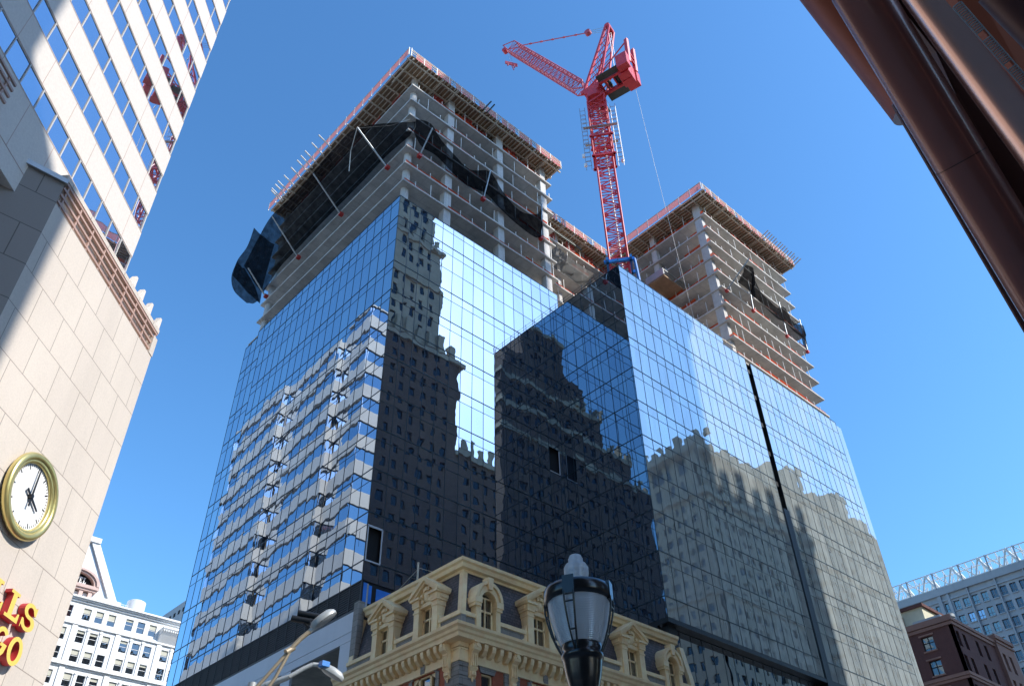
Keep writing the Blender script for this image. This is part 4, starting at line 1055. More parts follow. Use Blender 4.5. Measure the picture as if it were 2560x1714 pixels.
Mn.part(b, 'roof_post', M['timber'])
b = MB(); b.box(32.0, 32.5, 50.6, 51.25, 21.0, 26.6); Mn.part(b, 'chimney', M['stone'])

# ------------------------------------------------------------------ acorn street lamp
def cam_pt(px, py, D):
    """real point D metres in front of the lens plane (used once, to read positions off the photograph)"""
    return CAM + (r2*((px-1280)/2102.807) - u2*((py-857)/2102.807) + w)*D
SS = .55
LP_ = (4.585, 4.18)
A_ = Th('street_lamp', 'black post lamp with a frosted acorn globe in front of the mansard building', 'street lamp', (LP_[0], LP_[1], 0))
zb = 3.30; k_ = 1.0
def lz(prof): return [(r_, z) for r_, z in prof]
b = MB(); b.lathe(lz([(.145,3.76),(.165,3.80),(.195,3.88),(.220,3.97),(.234,4.06),(.236,4.11)]), (LP_[0], LP_[1], .07), 40, cap=False)
glb = A_.part(b, 'globe', M['acr'])
b = MB(); b.lathe(lz([(.232,4.190),(.20,4.220),(.14,4.242),(.095,4.265),(.085,4.287),(.096,4.332),(.096,4.378),(.08,4.407),(.058,4.422),(.058,4.453),(.045,4.482),(.0,4.497)]), (LP_[0], LP_[1], .07), 36, cap=False)
A_.part(b, 'finial_cap', M['acr'], parent=glb)
b = MB(); b.lathe(lz([(.232,4.09),(.256,4.09),(.262,4.13),(.262,4.17),(.252,4.20),(.225,4.205)]), (LP_[0], LP_[1], .07), 40, cap=False)
A_.part(b, 'top_band', M['iron'])
for k in range(4):
    t = R(27+90*k); b = MB()
    for dt in (-.14, .14):
        pts = [(LP_[0]+rr*math.cos(t+dt*f), LP_[1]+rr*math.sin(t+dt*f), z) for rr, z, f in ((.262,4.17,1),(.262,4.11,1),(.246,4.03,.95),(.218,3.93,.85),(.185,3.85,.7),(.15,3.78,.55))]
        b.path(pts, .0075, 6)
    for rr, z, f in ((.258,4.09,1),(.205,3.90,.8)):
        b.tube((LP_[0]+rr*math.cos(t-.14*f), LP_[1]+rr*math.sin(t-.14*f), z), (LP_[0]+rr*math.cos(t+.14*f), LP_[1]+rr*math.sin(t+.14*f), z), .007, 6)
    q = [(LP_[0]+.266*math.cos(t+a), LP_[1]+.266*math.sin(t+a)) for a in (-.17, .17)]
    b.hexa([(q[0][0],q[0][1],4.15), (q[1][0],q[1][1],4.15), (q[1][0]*1+.0,q[1][1],4.29), (q[0][0],q[0][1],4.29)],
           [(LP_[0]+.235*math.cos(t-.17),LP_[1]+.235*math.sin(t-.17),4.15), (LP_[0]+.235*math.cos(t+.17),LP_[1]+.235*math.sin(t+.17),4.15), (LP_[0]+.235*math.cos(t+.17),LP_[1]+.235*math.sin(t+.17),4.29), (LP_[0]+.235*math.cos(t-.17),LP_[1]+.235*math.sin(t-.17),4.29)])
    A_.part(b, 'cage_rib', M['iron'])
b = MB(); b.lathe(lz([(.065,2.9),(.072,3.15),(.078,3.30),(.10,3.32),(.112,3.34),(.10,3.365),(.075,3.38),(.082,3.41),(.11,3.48),(.13,3.56),(.142,3.64),(.148,3.67),(.155,3.675),(.155,3.70),(.145,3.71),(.148,3.74),(.150,3.77),(.14,3.78)]), (LP_[0], LP_[1], .07), 40)
A_.part(b, 'fitter', M['iron'])
b = MB(); b.lathe(lz([(.20,0),(.20,.25),(.16,.35),(.12,.6),(.085,.75),(.075,1.2),(.07,2.0),(.065,2.92)]), (LP_[0], LP_[1], .0), 28); A_.part(b, 'post', M['iron'])

# ------------------------------------------------------------------ two road lamps
def rl(az, el, r_): return Vector((r_*math.cos(R(az)), r_*math.sin(R(az)), 1.6+r_*math.tan(R(el))))
S1 = Th('road_lamp', 'bronze road lamp with a double bar arm and a flat oval head', 'street lamp', (8.9, 20.2, 0))
hd = rl(60.0, 21.35, 22.0); nk = rl(60.75, 20.65, 22); jn_ = rl(61.9, 19.45, 22)
b = MB(); b.path([hd+(nk-hd)*.7, nk, rl(61.35,20.1,22), jn_], .06, 10); b.path([jn_, rl(63.3,17.6,22), rl(65.2,15.2,22), Vector((8.9,20.2,6.2))], .045, 10)
b.path([jn_+Vector((0,0,-.05)), rl(62.55,17.8,22), rl(63.6,16.0,22), Vector((8.95,20.2,5.2))], .045, 10); b.tube(jn_-Vector((.1,0,.08)), jn_+Vector((.1,0,.08)), .075, 10)
S1.part(b, 'arm', M['pole'])
def head(th, c, ax, L_, W_, mat):
    ax = Vector(ax).normalized(); sd_ = ax.cross(Vector((0,0,1))).normalized(); up = sd_.cross(ax)
    b = MB(); n = 24; rows = []
    for (f, h) in ((.25,.16),(.72,.13),(.95,.06),(1.0,0),(.96,-.05)):
        rows.append([c + ax*(math.cos(2*PI*i/n)*L_/2*f) + sd_*(math.sin(2*PI*i/n)*W_/2*f*(1-.25*math.cos(2*PI*i/n)*-1*.5)) + up*h for i in range(n)])
    b.add([p for rw in rows for p in rw], [(k*n+i, k*n+(i+1) % n, (k+1)*n+(i+1) % n, (k+1)*n+i) for k in range(4) for i in range(n)] + [tuple(range(n))], True)
    o = th.part(b, 'lamp_head', mat)
    b = MB(); rw = [c + ax*(math.cos(2*PI*i/n)*L_/2*.86+.05) + sd_*(math.sin(2*PI*i/n)*W_/2*.86) + up*-.055 for i in range(n)]
    rw2 = [p + up*-.04 + (c-p)*.2 for p in rw]
    b.add(rw+rw2, [(i, (i+1) % n, n+(i+1) % n, n+i) for i in range(n)] + [tuple(range(n, 2*n))], True)
    th.part(b, 'lens', M['lens'], parent=o)
hc = rl(59.98, 21.35, 22)
head(S1, hc, (hc-nk).normalized()+Vector((0,0,-.1)), .78, .46, M['alum'])
b = MB(); b.tube(hc+(nk-hc)*.25, nk+(nk-hc)*.05, .085, 10, r2=.06); S1.part(b, 'neck', M['alum'])
b = MB(); b.tube((8.9,20.2,0), (8.9,20.2,6.4), .13, 14, r2=.09); b.tube((8.9,20.2,0), (8.9,20.2,.5), .22, 14); S1.part(b, 'pole', M['pole'])
S2 = Th('road_lamp', 'pale grey road lamp with one curved arm and a cobra head', 'street lamp', (10.9, 21.9, 0))
pts = [rl(63.9,16.9,24.4), rl(63.0,17.35,24.2), rl(61.7,17.9,24), rl(60.9,18.4,24), rl(60.3,18.7,24), rl(59.9,18.68,24), rl(59.7,18.55,24)]
b = MB(); b.tube(pts[0], pts[1], .12, 10, r2=.10); b.tube(pts[1], pts[2], .10, 10, r2=.07); b.path(pts[2:], .06, 10); S2.part(b, 'arm', M['alum'])
h2 = rl(59.05, 18.28, 24); head(S2, h2, (h2-pts[-1]).normalized()+Vector((0,0,-.05)), .78, .34, M['alum'])
b = MB(); b.box(h2.x-.12-.25, h2.x+.12-.25, h2.y-.1, h2.y+.1, h2.z+.1, h2.z+.24); S2.part(b, 'photo_cell', M['blues'])
pb_ = rl(63.9,16.9,24.4)
b = MB(); b.tube((pb_.x,pb_.y,0), (pb_.x,pb_.y,pb_.z+.25), .14, 14, r2=.11); S2.part(b, 'pole', M['alum'])
W_ = Th('spotlight_pair', 'pair of black cylindrical spotlights bracketed behind the bronze lamp arm', 'spotlight', rl(60.95, 21.2, 22.2))
sp = rl(60.85, 21.15, 22.2)
for k, (da, de) in enumerate(((.25, -.03), (-.12, .30))):
    c = rl(60.95+da, 21.25+de, 22.2); b = MB(); b.tube(c+Vector((-.28,.20,.06)), c+Vector((.2,-.15,-.04)), .085, 14); b.tube(c+Vector((.2,-.15,-.04)), c+Vector((.26,-.19,-.05)), .095, 14)
    W_.part(b, 'spotlight', M['black'])
b = MB(); b.bar(rl(61.2,21.1,22.2), nk, .05); b.bar(rl(60.8,21.5,22.2), nk, .05); W_.part(b, 'bracket', M['black'])

# ------------------------------------------------------------------ maroon steel structure overhead, top right
Q_ = Th('steel_structure', 'glossy dark maroon steel structure of bundled tubes towering overhead', 'steel structure', (5.2, 1.7, 0))
def tube_px(p0, p1, D0, D1, rr, n=40, mat='maroon', name='tube', capz=False):
    b = MB(); a, c = cam_pt(*p0, D0*SS), cam_pt(*p1, D1*SS)
    b.tube(a, c, rr*SS, n); return Q_.part(b, name, M[mat])
def plate_px(pts, D, th_, mat, name):
    b = MB(); f = [cam_pt(x, y, d*SS) for (x, y, d) in pts]; n = len(f); off = w*th_*SS
    b.add(f+[p+off for p in f], [tuple(range(n)), tuple(range(n, 2*n))] + [(i, (i+1) % n, n+(i+1) % n, n+i) for i in range(n)])
    return Q_.part(b, name, M[mat])
tube_px((2040, -160), (2350, 226), 19, 17.5, 1.05, mat='orangep', name='upper_beam')
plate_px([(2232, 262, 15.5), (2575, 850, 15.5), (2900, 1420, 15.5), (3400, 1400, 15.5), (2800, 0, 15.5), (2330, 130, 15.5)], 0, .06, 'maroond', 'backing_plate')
# main half-round tube
tube_px((2142, -30), (2950, 1310), 12.6, 12.2, .375, name='main_tube')
b = MB(); c0 = cam_pt(2142,-30,12.6*SS); ax = (cam_pt(2142,-30,12.6*SS)-cam_pt(2950,1310,12.2*SS)).normalized()
e_ = ax.cross(w).normalized(); f_ = e_.cross(ax)
vs = []
for i in range(9):
    t = PI/2*i/8
    for j in range(40): a = 2*PI*j/40; vs.append(c0 + ax*(.375*SS*.8*math.sin(t)) + (e_*math.cos(a)+f_*math.sin(a))*(.375*SS*math.cos(t)))
b.add(vs, [(i*40+j, i*40+(j+1) % 40, (i+1)*40+(j+1) % 40, (i+1)*40+j) for i in range(8) for j in range(40)], True)
Q_.part(b, 'rounded_end', M['maroon'])
b = MB(); m0 = cam_pt(2142,-30,12.6*SS).lerp(cam_pt(2950,1310,12.2*SS), .33); b.tube(m0-ax*.004, m0+ax*.004, .378*SS, 40); Q_.part(b, 'weld_joint', M['maroond'])
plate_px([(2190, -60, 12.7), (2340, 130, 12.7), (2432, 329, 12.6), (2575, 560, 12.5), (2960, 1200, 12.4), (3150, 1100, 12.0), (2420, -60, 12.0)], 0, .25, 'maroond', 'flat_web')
tube_px((2268, -160), (2960, 800), 11.6, 11.2, .50, name='second_tube', mat='maroon_glint')
plate_px([(2375, -20, 9.3), (2575, 215, 9.2), (2700, 360, 9.2), (2760, 280, 9.2), (2420, -60, 9.3)], 0, .15, 'orangep', 'rust_plate')
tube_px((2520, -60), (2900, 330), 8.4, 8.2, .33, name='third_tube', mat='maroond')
b = MB()
g0, g1 = cam_pt(2392,12,9.1*SS), cam_pt(2585,232,9.0*SS); gd = (g1-g0).normalized(); gn = gd.cross(w).normalized()
for k in range(46):
    p_ = g0.lerp(g1, k/46.)
    if 14 < k < 18 or 30 < k < 33: continue
    b.bar(p_-gn*.026, p_+gn*.026, .007, .007)
b.bar(g0-gn*.031, g1-gn*.031, .007); b.bar(g0+gn*.031, g1+gn*.031, .007)
Q_.part(b, 'slotted_grille', M['galv'])

# ------------------------------------------------------------------ generic punched wall block
def wall_block(th, x0, x1, y0, y1, z0, z1, pu, pz, ww, wh, wall, glass, sides, sill=1.0, margin=1.2, wn='wall', stuff=True):
    wb = MB(); gb = MB()
    for s_ in sides:
        if s_ == 'N': F = (lambda u_, v, z: (x1-u_, y1+v, z)); Ln = x1-x0
        if s_ == 'S': F = (lambda u_, v, z: (x0+u_, y0-v, z)); Ln = x1-x0
        if s_ == 'W': F = (lambda u_, v, z: (x0-v, y1-u_, z)); Ln = y1-y0
        if s_ == 'E': F = (lambda u_, v, z: (x1+v, y0+u_, z)); Ln = y1-y0
        wb.T = F; gb.T = F
        nu = max(1, int((Ln-2*margin)/pu)); nz = max(1, int((z1-z0-1)/pz)); m0_ = (Ln-nu*pu)/2
        hs = []
        for i in range(nu):
            for j in range(nz):
                uc = m0_+(i+.5)*pu; zc = z1-1.2-(j+1)*pz+sill
                hs.append((uc-ww/2, uc+ww/2, zc, zc+wh))
        holes_wall(wb, 0, Ln, z0, z1, hs, -.35, 0)
        for h in hs:
            a, c = rnd.uniform(-.006,.006), rnd.uniform(-.006,.006)
            gb.add([(h[0]-.02,-.3-a,h[2]-.02), (h[1]+.02,-.3+a,h[2]-.02), (h[1]+.02,-.3+a+c,h[3]+.02), (h[0]-.02,-.3-a+c,h[3]+.02)], [(0,1,2,3)])
    wb.T = None; gb.T = None
    wb.box(x0+.4, x1-.4, y0+.4, y1-.4, z0, z1-.05)
    o = th.part(wb, wn, wall)
    g = th.part(gb, 'window_glazing', glass, normals=False); g['kind'] = 'stuff'
    return o

# ------------------------------------------------------------------ towers across the street, seen in the mirror glass, plus an added shade caster
D_ = Th('deco_tower', 'brown brick stepped deco skyscraper across the street mirrored in the glass tower', 'skyscraper', (80, -18, 0))
wall_block(D_, 66, 97, -36, -18, 0, 125, 2.9, 3.9, 1.25, 2.1, M['decob'], M['windeco'], 'NW')
wall_block(D_, 67, 91.5, -36, -19, 125, 145, 2.7, 4.4, 1.3, 2.9, M['decol'], M['windeco'], 'NW', wn='upper_wall')
wall_block(D_, 76, 91.3, -35.5, -19.3, 145, 158, 2.7, 4.4, 1.3, 2.9, M['decol'], M['windeco'], 'NW', wn='upper_wall')
wall_block(D_, 77, 88.8, -35, -20, 158, 173, 2.9, 6.5, 1.5, 4.6, M['decol'], M['windeco'], 'NW', wn='crown_wall')
wall_block(D_, 97.05, 114, -46, -18.3, 0, 101, 2.9, 3.9, 1.25, 2.1, M['decob'], M['windeco'], 'NE', wn='wing_wall')
wall_block(D_, 47, 65.9, -34, -18.3, 0, 117, 2.9, 3.9, 1.25, 2.1, M['decob'], M['windeco'], 'NW', wn='wing_wall')
b = MB()
for (x0, x1, y1, z) in ((65.4, 98.4, -17.4, 123), (66.6, 92.2, -18.5, 143.8), (75.6, 91.9, -18.8, 156.8), (76.6, 89.4, -19.5, 172), (97, 114.6, -17.8, 99.6)):
    b.box(x0, x1, -36, y1, z, z+1.1); b.box(x0+.3, x1-.3, -36, y1-.3, z+1.1, z+1.5)
for k in range(10): b.box(66.3+k*3.1, 67.9+k*3.1, -19.2, -17.9, 125, 128.2+(k % 3))
for k in range(5): b.box(76.6+k*3.1, 77.8+k*3.1, -19.9, -19.1, 158, 161+(k % 2)*1.6)
for k in range(6): b.box(98+k*2.9, 99.4+k*2.9, -18.6, -18, 101, 103.4+(k % 2))
D_.part(b, 'limestone_trim', M['decol'])
H_ = Th('stone_hotel', 'beige stone hotel tower with heavy cornice across the street mirrored in the glass tower', 'hotel', (170, -18, 0))
wall_block(H_, 156.5, 190, -52, -18, 0, 104, 2.75, 3.7, 1.25, 1.9, M['hotel'], M['windeco'], 'NW')
wall_block(H_, 157.2, 189, -51, -18.8, 104, 117, 3.8, 6.0, 1.7, 4.4, M['hotel'], M['windeco'], 'NW', wn='upper_wall')
b = MB()
for z, o_ in ((78, .5), (103, 1.0), (104.2, .6), (115.5, 1.5), (116.8, .9)): b.box(156.5-o_, 190+o_, -52, -18+o_, z, z+.9)
for k in range(13): b.box(157+k*2.5, 158.3+k*2.5, -19, -17.6, 117.7, 119.4+(k % 2)*1.2); b.box(155.9, 157, -50+k*3, -48.6+k*3, 117.7, 119.4+(k % 2)*1.2)
for k in range(14): b.tube((157.5+k*1.9, -17.9, 106), (157.5+k*1.9, -17.9, 113), .3, 8)
H_.part(b, 'cornice', M['hotel'])
O_ = Th('stone_block', 'second beige stone tower beyond the mirrored hotel', 'building', (215, -18, 0))
wall_block(O_, 196, 252, -56, -18, 0, 121, 3.2, 3.8, 1.5, 2.0, M['hotel'], M['windeco'], 'NW')
b = MB()
for k in range(5): b.box(192+k*12, 199+k*12, -50, -18.4, 121, 126+(k % 2)*4)
for z, o_ in ((119.5, 1.0), (100, .5)): b.box(196-o_, 252+o_, -56, -18+o_, z, z+1)
for k in range(26): b.tube((201.0, -17.2, 20+k*3.8), (201.0, -17.2, 21.6+k*3.8), 2.2, 14)
O_.part(b, 'stone_trim', M['hotel'])
N_ = Th('dark_stepped_tower', 'dark brick stepped tower behind the camera mirrored in the inner glass face', 'skyscraper', (-26, -18, 0))
for x0, x1, y1, z0, z1 in ((-53, 1, -18, 0, 114), (-46, .6, -18.4, 114, 122), (-36, .2, -18.8, 122, 131), (-31, -1, -19.2, 131, 139), (-24, -8, -19.6, 139, 152)):
    wall_block(N_, x0, x1, -44, y1, z0, z1, 2.9, 3.9, 1.25, 2.1, M['decob'], M['windeco'], 'N')
b = MB()
for x0, x1, y1, z in ((-53.5, 1.4, -17.6, 112.8), (-46.4, 1, -18, 120.8), (-36.4, .6, -18.4, 129.8), (-24.4, -7.6, -19.2, 150.8)): b.box(x0, x1, -44, y1, z, z+1.2)
for k in range(9): b.box(-52+k*1.0*3.1, -51+k*3.1, -19, -17.9, 114 if k < 2 else (122 if k < 5 else 131), (116 if k < 2 else (124 if k < 5 else 133))+k % 2)
N_.part(b, 'limestone_trim', M['decol'])
N2 = Th('shade_caster_block', 'added unseen office block behind the camera that shades the granite tower', 'building', (21, -18, 0))  # unseen block, put in and stepped to cast shade on the granite walls
wall_block(N2, 18.6, 21.8, -50, -18, 0, 92, 3.1, 3.8, 1.8, 2.0, M['hotel'], M['windeco'], 'N')
wall_block(N2, 21.85, 27.2, -50, -18.3, 0, 77, 2.6, 3.8, 1.4, 2.0, M['hotel'], M['windeco'], 'NE', wn='lower_wall')
b = MB(); b.box(18.3, 22.0, -50, -17.4, 90, 91.5); b.box(18.3, 27.2, -50, -17.6, 12, 12.8); N2.part(b, 'cornice', M['hotel'])

# striped office tower along the left street, mirrored in the left glass face
Z_ = Th('striped_tower', 'pale office tower with saw tooth strip windows mirrored in the glass tower', 'skyscraper', (3, 120, 0))
plan = [(-30, 100.5), (5.0, 100.5), (4.6, 109.0), (6.0, 109.0), (5.4, 118), (4.8, 128.2), (6.2, 128.2), (5.6, 138), (4.9, 150), (-30, 150)]
hts = [107, 107, 103, 103.6, 103.6, 103.6, 103.6, 103.6, 103.6]
sp_ = MB(); gl_ = MB()
for (p0, p1, ht) in zip(plan, plan[1:], hts):
    d0 = Vector((p1[0]-p0[0], p1[1]-p0[1], 0)); Ln = d0.length; d0.normalize(); nn = Vector((d0.y, -d0.x, 0))
    F = lambda u_, v, z: (p0[0]+d0.x*u_+nn.x*v, p0[1]+d0.y*u_+nn.y*v, z)
    sp_.T = F; z = 20.0
    while z < ht:
        sp_.box(0, Ln, -.4, 0, z, min(z+2.55, ht)); z += 5.1
    n = max(1, round(Ln/3)); 
    gl_.T = F; z = 22.55
    while z < ht:
        for k in range(n):
            a, c = rnd.gauss(0,.002), rnd.gauss(0,.002); u0_, u1_ = Ln*k/n, Ln*(k+1)/n
            gl_.add([(u0_,-.25-a,z-.05), (u1_,-.25+a,z-.05), (u1_,-.25+a+c,z+2.6), (u0_,-.25-a+c,z+2.6)], [(0,1,2,3)])
        z += 5.1
sp_.T = None; gl_.T = None
sp_.box(-29, 1.2, 101.2, 148, 20, 103); sp_.box(-30, 5, 100.5, 150, 0, 20)
Z_.part(sp_, 'spandrel_band', M['stripe']); o = Z_.part(gl_, 'window_glazing', M['winblue'], normals=False); o['kind'] = 'stuff'

# ------------------------------------------------------------------ white building at the end of the left street
V_ = Th('white_building', 'white terracotta commercial building with grouped sash windows behind the granite tower', 'building', (48, 165, 0))
WX0, WX1, WY = 20.7, 84.8, 165.0
FV = lambda u_, v, z: (WX0+u_, WY-v, z)
rows = [(63.45, 65.6, 1), (59.3, 61.5, 0), (55.9, 58.05, 0), (51.6, 53.9, 0), (48.1, 50.3, 0), (44, 46.2, 0)]
hs = []; vis = []
for bay in range(8):
    for c_ in range(3):
        x0 = WX0+.1+bay*8.02+c_*2.32-(.0)
        for z0_, z1_, _ in rows:
            u0_ = x0-WX0+.0; hs.append((u0_, u0_+1.45, z0_, z1_)); vis.append((bay, z0_))
b = MB(FV); holes_wall(b, 0, WX1-WX0, 0, 66.4, hs, -.5, 0)
b.T = None; b.box(WX0, WX1, WY+.55, WY+30, 0, 66)
V_.part(b, 'facade_wall', M['whites'])
b = MB(FV); Lw = WX1-WX0
for pz, ex in ((66.4, .3), (66.75, .6), (67.0, .9)): b.box(0, Lw, -.5, ex, pz, pz+.3)
for pz, ex in ((62.3, .35), (62.6, .2), (55.0, .55), (55.3, .3), (54.7, .2), (47.2, .4)): b.box(0, Lw, 0, ex, pz, pz+.28)
for bay in range(9):
    b.box(bay*8.02-1.05, bay*8.02-.1, 0, .22, 55.6, 62.2); b.box(bay*8.02-1.05, bay*8.02-.1, 0, .25, 47.5, 54.6)
    for c_ in range(2):
        x = .1+bay*8.02+c_*2.32+1.45+.28; b.box(x, x+.32, 0, .2, 55.6, 61.9); b.box(x-.08, x+.40, 0, .26, 61.6, 62.0); b.box(x, x+.32, 0, .2, 47.5, 54.2); b.tube((x+.16,.1,54.0), (x+.16,.32,54.0), .22, 8)
V_.part(b, 'cornice_band', M['whites'])
b = MB(FV)
b.hexa([(59.6-WX0,0,62.3), (67-WX0,0,62.3), (67-WX0,1.9,65.0), (59.6-WX0,1.9,65.0)], [(59.6-WX0,0,65.2), (67-WX0,0,65.2), (67-WX0,1.9,65.3), (59.6-WX0,1.9,65.3)])
for k in range(16): b.box(59.8-WX0+k*.45, 60.0-WX0+k*.45, .3, 1.75, 64.5, 64.9)
V_.part(b, 'bracketed_balcony', M['whites'])
wf = None
for i, h in enumerate(hs):
    bay, z0_ = vis[i]
    X_ = WX0+h[0]
    if not (40.5 < X_ < 66) or z0_ < 46: 
        continue
    if wf is None:
        W = MB(lambda u_, v, z: (u_, -v, z)); wd_, ht = 1.45, 2.2
        W.box(0, .07, -.3, -.2, 0, ht); W.box(wd_-.07, wd_, -.3, -.2, 0, ht); W.box(0, wd_, -.3, -.2, ht*.48, ht*.48+.07); W.box(0, wd_, -.3, -.2, 0, .06)
        wf = W.build('window_sash', M['whites']); 
        P_ = MB(lambda u_, v, z: (u_, -v, z)); P_.quad((.03,-.28,0), (1.42,-.26,0), (1.42,-.27,2.25), (.03,-.29,2.25)); wp = P_.build('window_pane', M['windark'], normals=False)
        Bl = [];
        for hh in (.5, .95, 1.25):
            Q2 = MB(lambda u_, v, z: (u_, -v, z)); Q2.quad((.07,-.245,2.2-hh), (1.38,-.245,2.2-hh), (1.38,-.245,2.2), (.07,-.245,2.2)); Bl.append(Q2.build('window_blind', M['shade'], normals=False))
        o_, p_, bl = wf, wp, Bl
        first = True
    else: first = False
    o = wf if first else wf.copy(); p2 = wp if first else wp.copy()
    if not first: col.objects.link(o); col.objects.link(p2)
    o.parent = V_.o; o.location = Vector((X_, WY, z0_)) - V_.o.location; p2.parent = o
    if rnd.random() < .8:
        q2 = Bl[rnd.choice((0,1,1,2))].copy(); col.objects.link(q2); q2.parent = o
for q2 in Bl: bpy.data.objects.remove(q2)
# hipped roof with white copings, arched hotel dormer
U_ = Th('hotel_roof_gable', 'grey gable with white sloping coping and an arched HOTEL sign above the white building', 'gable', (42.5, 166, 67.5))
FG = lambda u_, v, z: (42.3+u_, 167.0-v, z)
b = MB(FG); b.prism([(-8.2,67.4),(8.2,67.4),(1.2,79.0),(-1.2,79.0)], lambda x, z: (x, 0, z), lambda x, z: (x, -8, z)); U_.part(b, 'gable_wall', M['roofg'])
b = MB(FG)
for s_ in (-1, 1):
    b.hexa([(s_*7.6,.5,67.4), (s_*9.2,.5,67.4), (s_*9.2,-8,67.4), (s_*7.6,-8,67.4)], [(s_*.5,.5,79.0), (s_*2.0,.5,79.2), (s_*2.0,-8,79.2), (s_*.5,-8,79.0)])
b.box(-2.2, 2.2, -8, .8, 78.9, 79.9); b.box(-8, 9.2, -.1, .6, 67.3, 68.8)
U_.part(b, 'coping', M['whites'])
b = MB(FG); n = 18
for i in range(n):
    t0, t1 = PI*i/n, PI*(i+1)/n
    for (ra, rb, v) in ((3.55, 4.1, 1.9), (3.1, 3.55, 1.6)):
        q = [(rb*math.cos(t0), 70.0+rb*.72*math.sin(t0)), (rb*math.cos(t1), 70.0+rb*.72*math.sin(t1)), (ra*math.cos(t1), 70.0+ra*.72*math.sin(t1)), (ra*math.cos(t0), 70.0+ra*.72*math.sin(t0))]
        b.hexa([(p[0], v, p[1]) for p in q], [(p[0], 0, p[1]) for p in q])
b.box(-4.2, 4.2, 0, 1.8, 69.4, 70.0); b.box(-3.9, 3.9, 0, 1.5, 69.0, 69.4)
for x in (-3.2, -1.2, .9, 2.6): b.box(x, x+.7, 0, 1.3, 67.4, 69.0)
b.prism([(3.1*math.cos(PI*i/n), 70.0+3.1*.72*math.sin(PI*i/n)) for i in range(n+1)], lambda x, z: (x, .5, z), lambda x, z: (x, .1, z))
U_.part(b, 'arched_dormer', M['pinkc'])
b = MB(FG); b.prism([(3.0*math.cos(PI*i/n), 70.05+3.0*.72*math.sin(PI*i/n)) for i in range(n+1)], lambda x, z: (x, .56, z), lambda x, z: (x, .5, z)); U_.part(b, 'sign_board', M['dark'])
for k, ch in enumerate('HOTEL'): letter(U_, ch, FG, -1.75+k*.72, 70.35, .6, 1.25, .56, .75, [M['whites'], M['whites']])
Tk = Th('roof_tank', 'white round water tank on the white building roof', 'tank', (54.9, 168, 67.2))
b = MB(); b.tube((54.9,168,67.2), (54.9,168,70.2), 1.75, 24); b.tube((54.9,168,70.2), (54.9,168,70.45), 1.75, 24, r2=1.3); Tk.part(b, 'tank_body', M['whites'])
b = MB()
for k in range(5): b.bar((51.6+k*.35,167,67.3), (51.6+k*.35,167,68.8), .05)
for z in (67.8,68.3,68.8): b.bar((51.4,167,z), (53.2,167,z), .05)
b.box(57.4, 59.2, 166, 167, 67.3, 67.9); Tk.part(b, 'roof_rail', M['whites'])
Y_ = Th('grey_slab_block', 'plain grey concrete slab block just visible behind the white building', 'building', (90, 218, 0))
b = MB(); b.box(80, 100, 206, 260, 0, 90.6); Y_.part(b, 'slab_wall', M['greyc'])
b = MB()
for k in range(10): b.box(79.9, 80.02, 208+k*2.6, 209+k*2.6, 87.8, 88.8)
Y_.part(b, 'slot_window', M['dark'])

# ------------------------------------------------------------------ right background
E_ = Th('brick_block', 'dark brown brick building with stone bands below the truss-roofed grey tower', 'building', (150, 52, 0))
bx, by = 141.7, 49.24
FW = lambda u_, v, z: (bx-v, by+u_, z); FN = lambda u_, v, z: (bx+u_, by-v, z)
zr_ = [(49.1, 51.2), (45.9, 48.0-.0), (41.0, 43.2), (37.2, 39.4)]
zr_ = [(48.9, 51.1), (45.95-.9, 47.3), (40.4, 42.8), (36.5, 38.9)]
wl = []; wr = []
for z0_, z1_ in zr_:
    for u0_ in (3.5, 9.5, 15): wl.append((u0_, u0_+1.9, z0_, z1_))
    for u0_ in (.7, 3.1, 7.8, 11.0): wr.append((u0_, u0_+1.15, z0_-.3, z1_+.0))
b = MB(FW); holes_wall(b, 0, 22, 0, 53.0, wl, -.5, 0); b.T = FN; holes_wall(b, 0.0, 16.0, 0, 52.4, wr, -.5, .0)
b.T = None; b.box(bx+.6, bx+16, by+.6, by+22, 0, 52); E_.part(b, 'brick_wall', M['brickd'])
wr2 = [(17.0, 18.2, 48.0, 51.0), (19.6, 20.8, 48.0, 51.0), (17.0, 18.2, 43.6, 46.6), (19.6, 20.8, 43.6, 46.6), (17.0, 18.2, 39, 42), (19.6, 20.8, 39, 42)]
b = MB(FN); holes_wall(b, 16.0, 23.3, 0, 53.9, wr2, -.5, .5); b.box(16, 23.3, -12, -.55, 0, 53.5); E_.part(b, 'end_bay_wall', M['bricko'])
b = MB(FW)
for z, h, e in ((52.5, .9, .35), (51.9, .5, .2), (44.0, .5, .3), (43.55, .4, .18)): b.box(-e, 22, 0, e, z, z+h)
b.T = FN
for z, h, e in ((52.5, .5, .35), (51.9, .5, .2), (44.0, .5, .3), (43.55, .4, .18)): b.box(0, 16, 0.002, e, z, z+h)
for z, h, e in ((53.3, .7, .75), (52.6, .35, .65)): b.box(15.9, 23.5, .5, e, z, z+h)
b.T = FW
for h in wl: b.box(h[0]-.3, h[1]+.3, 0, .12, h[3]+.1, h[3]+.35); b.box(h[0]-.2, h[1]+.2, 0, .15, h[2]-.25, h[2]-.02)
E_.part(b, 'stone_band', M['bricko'])
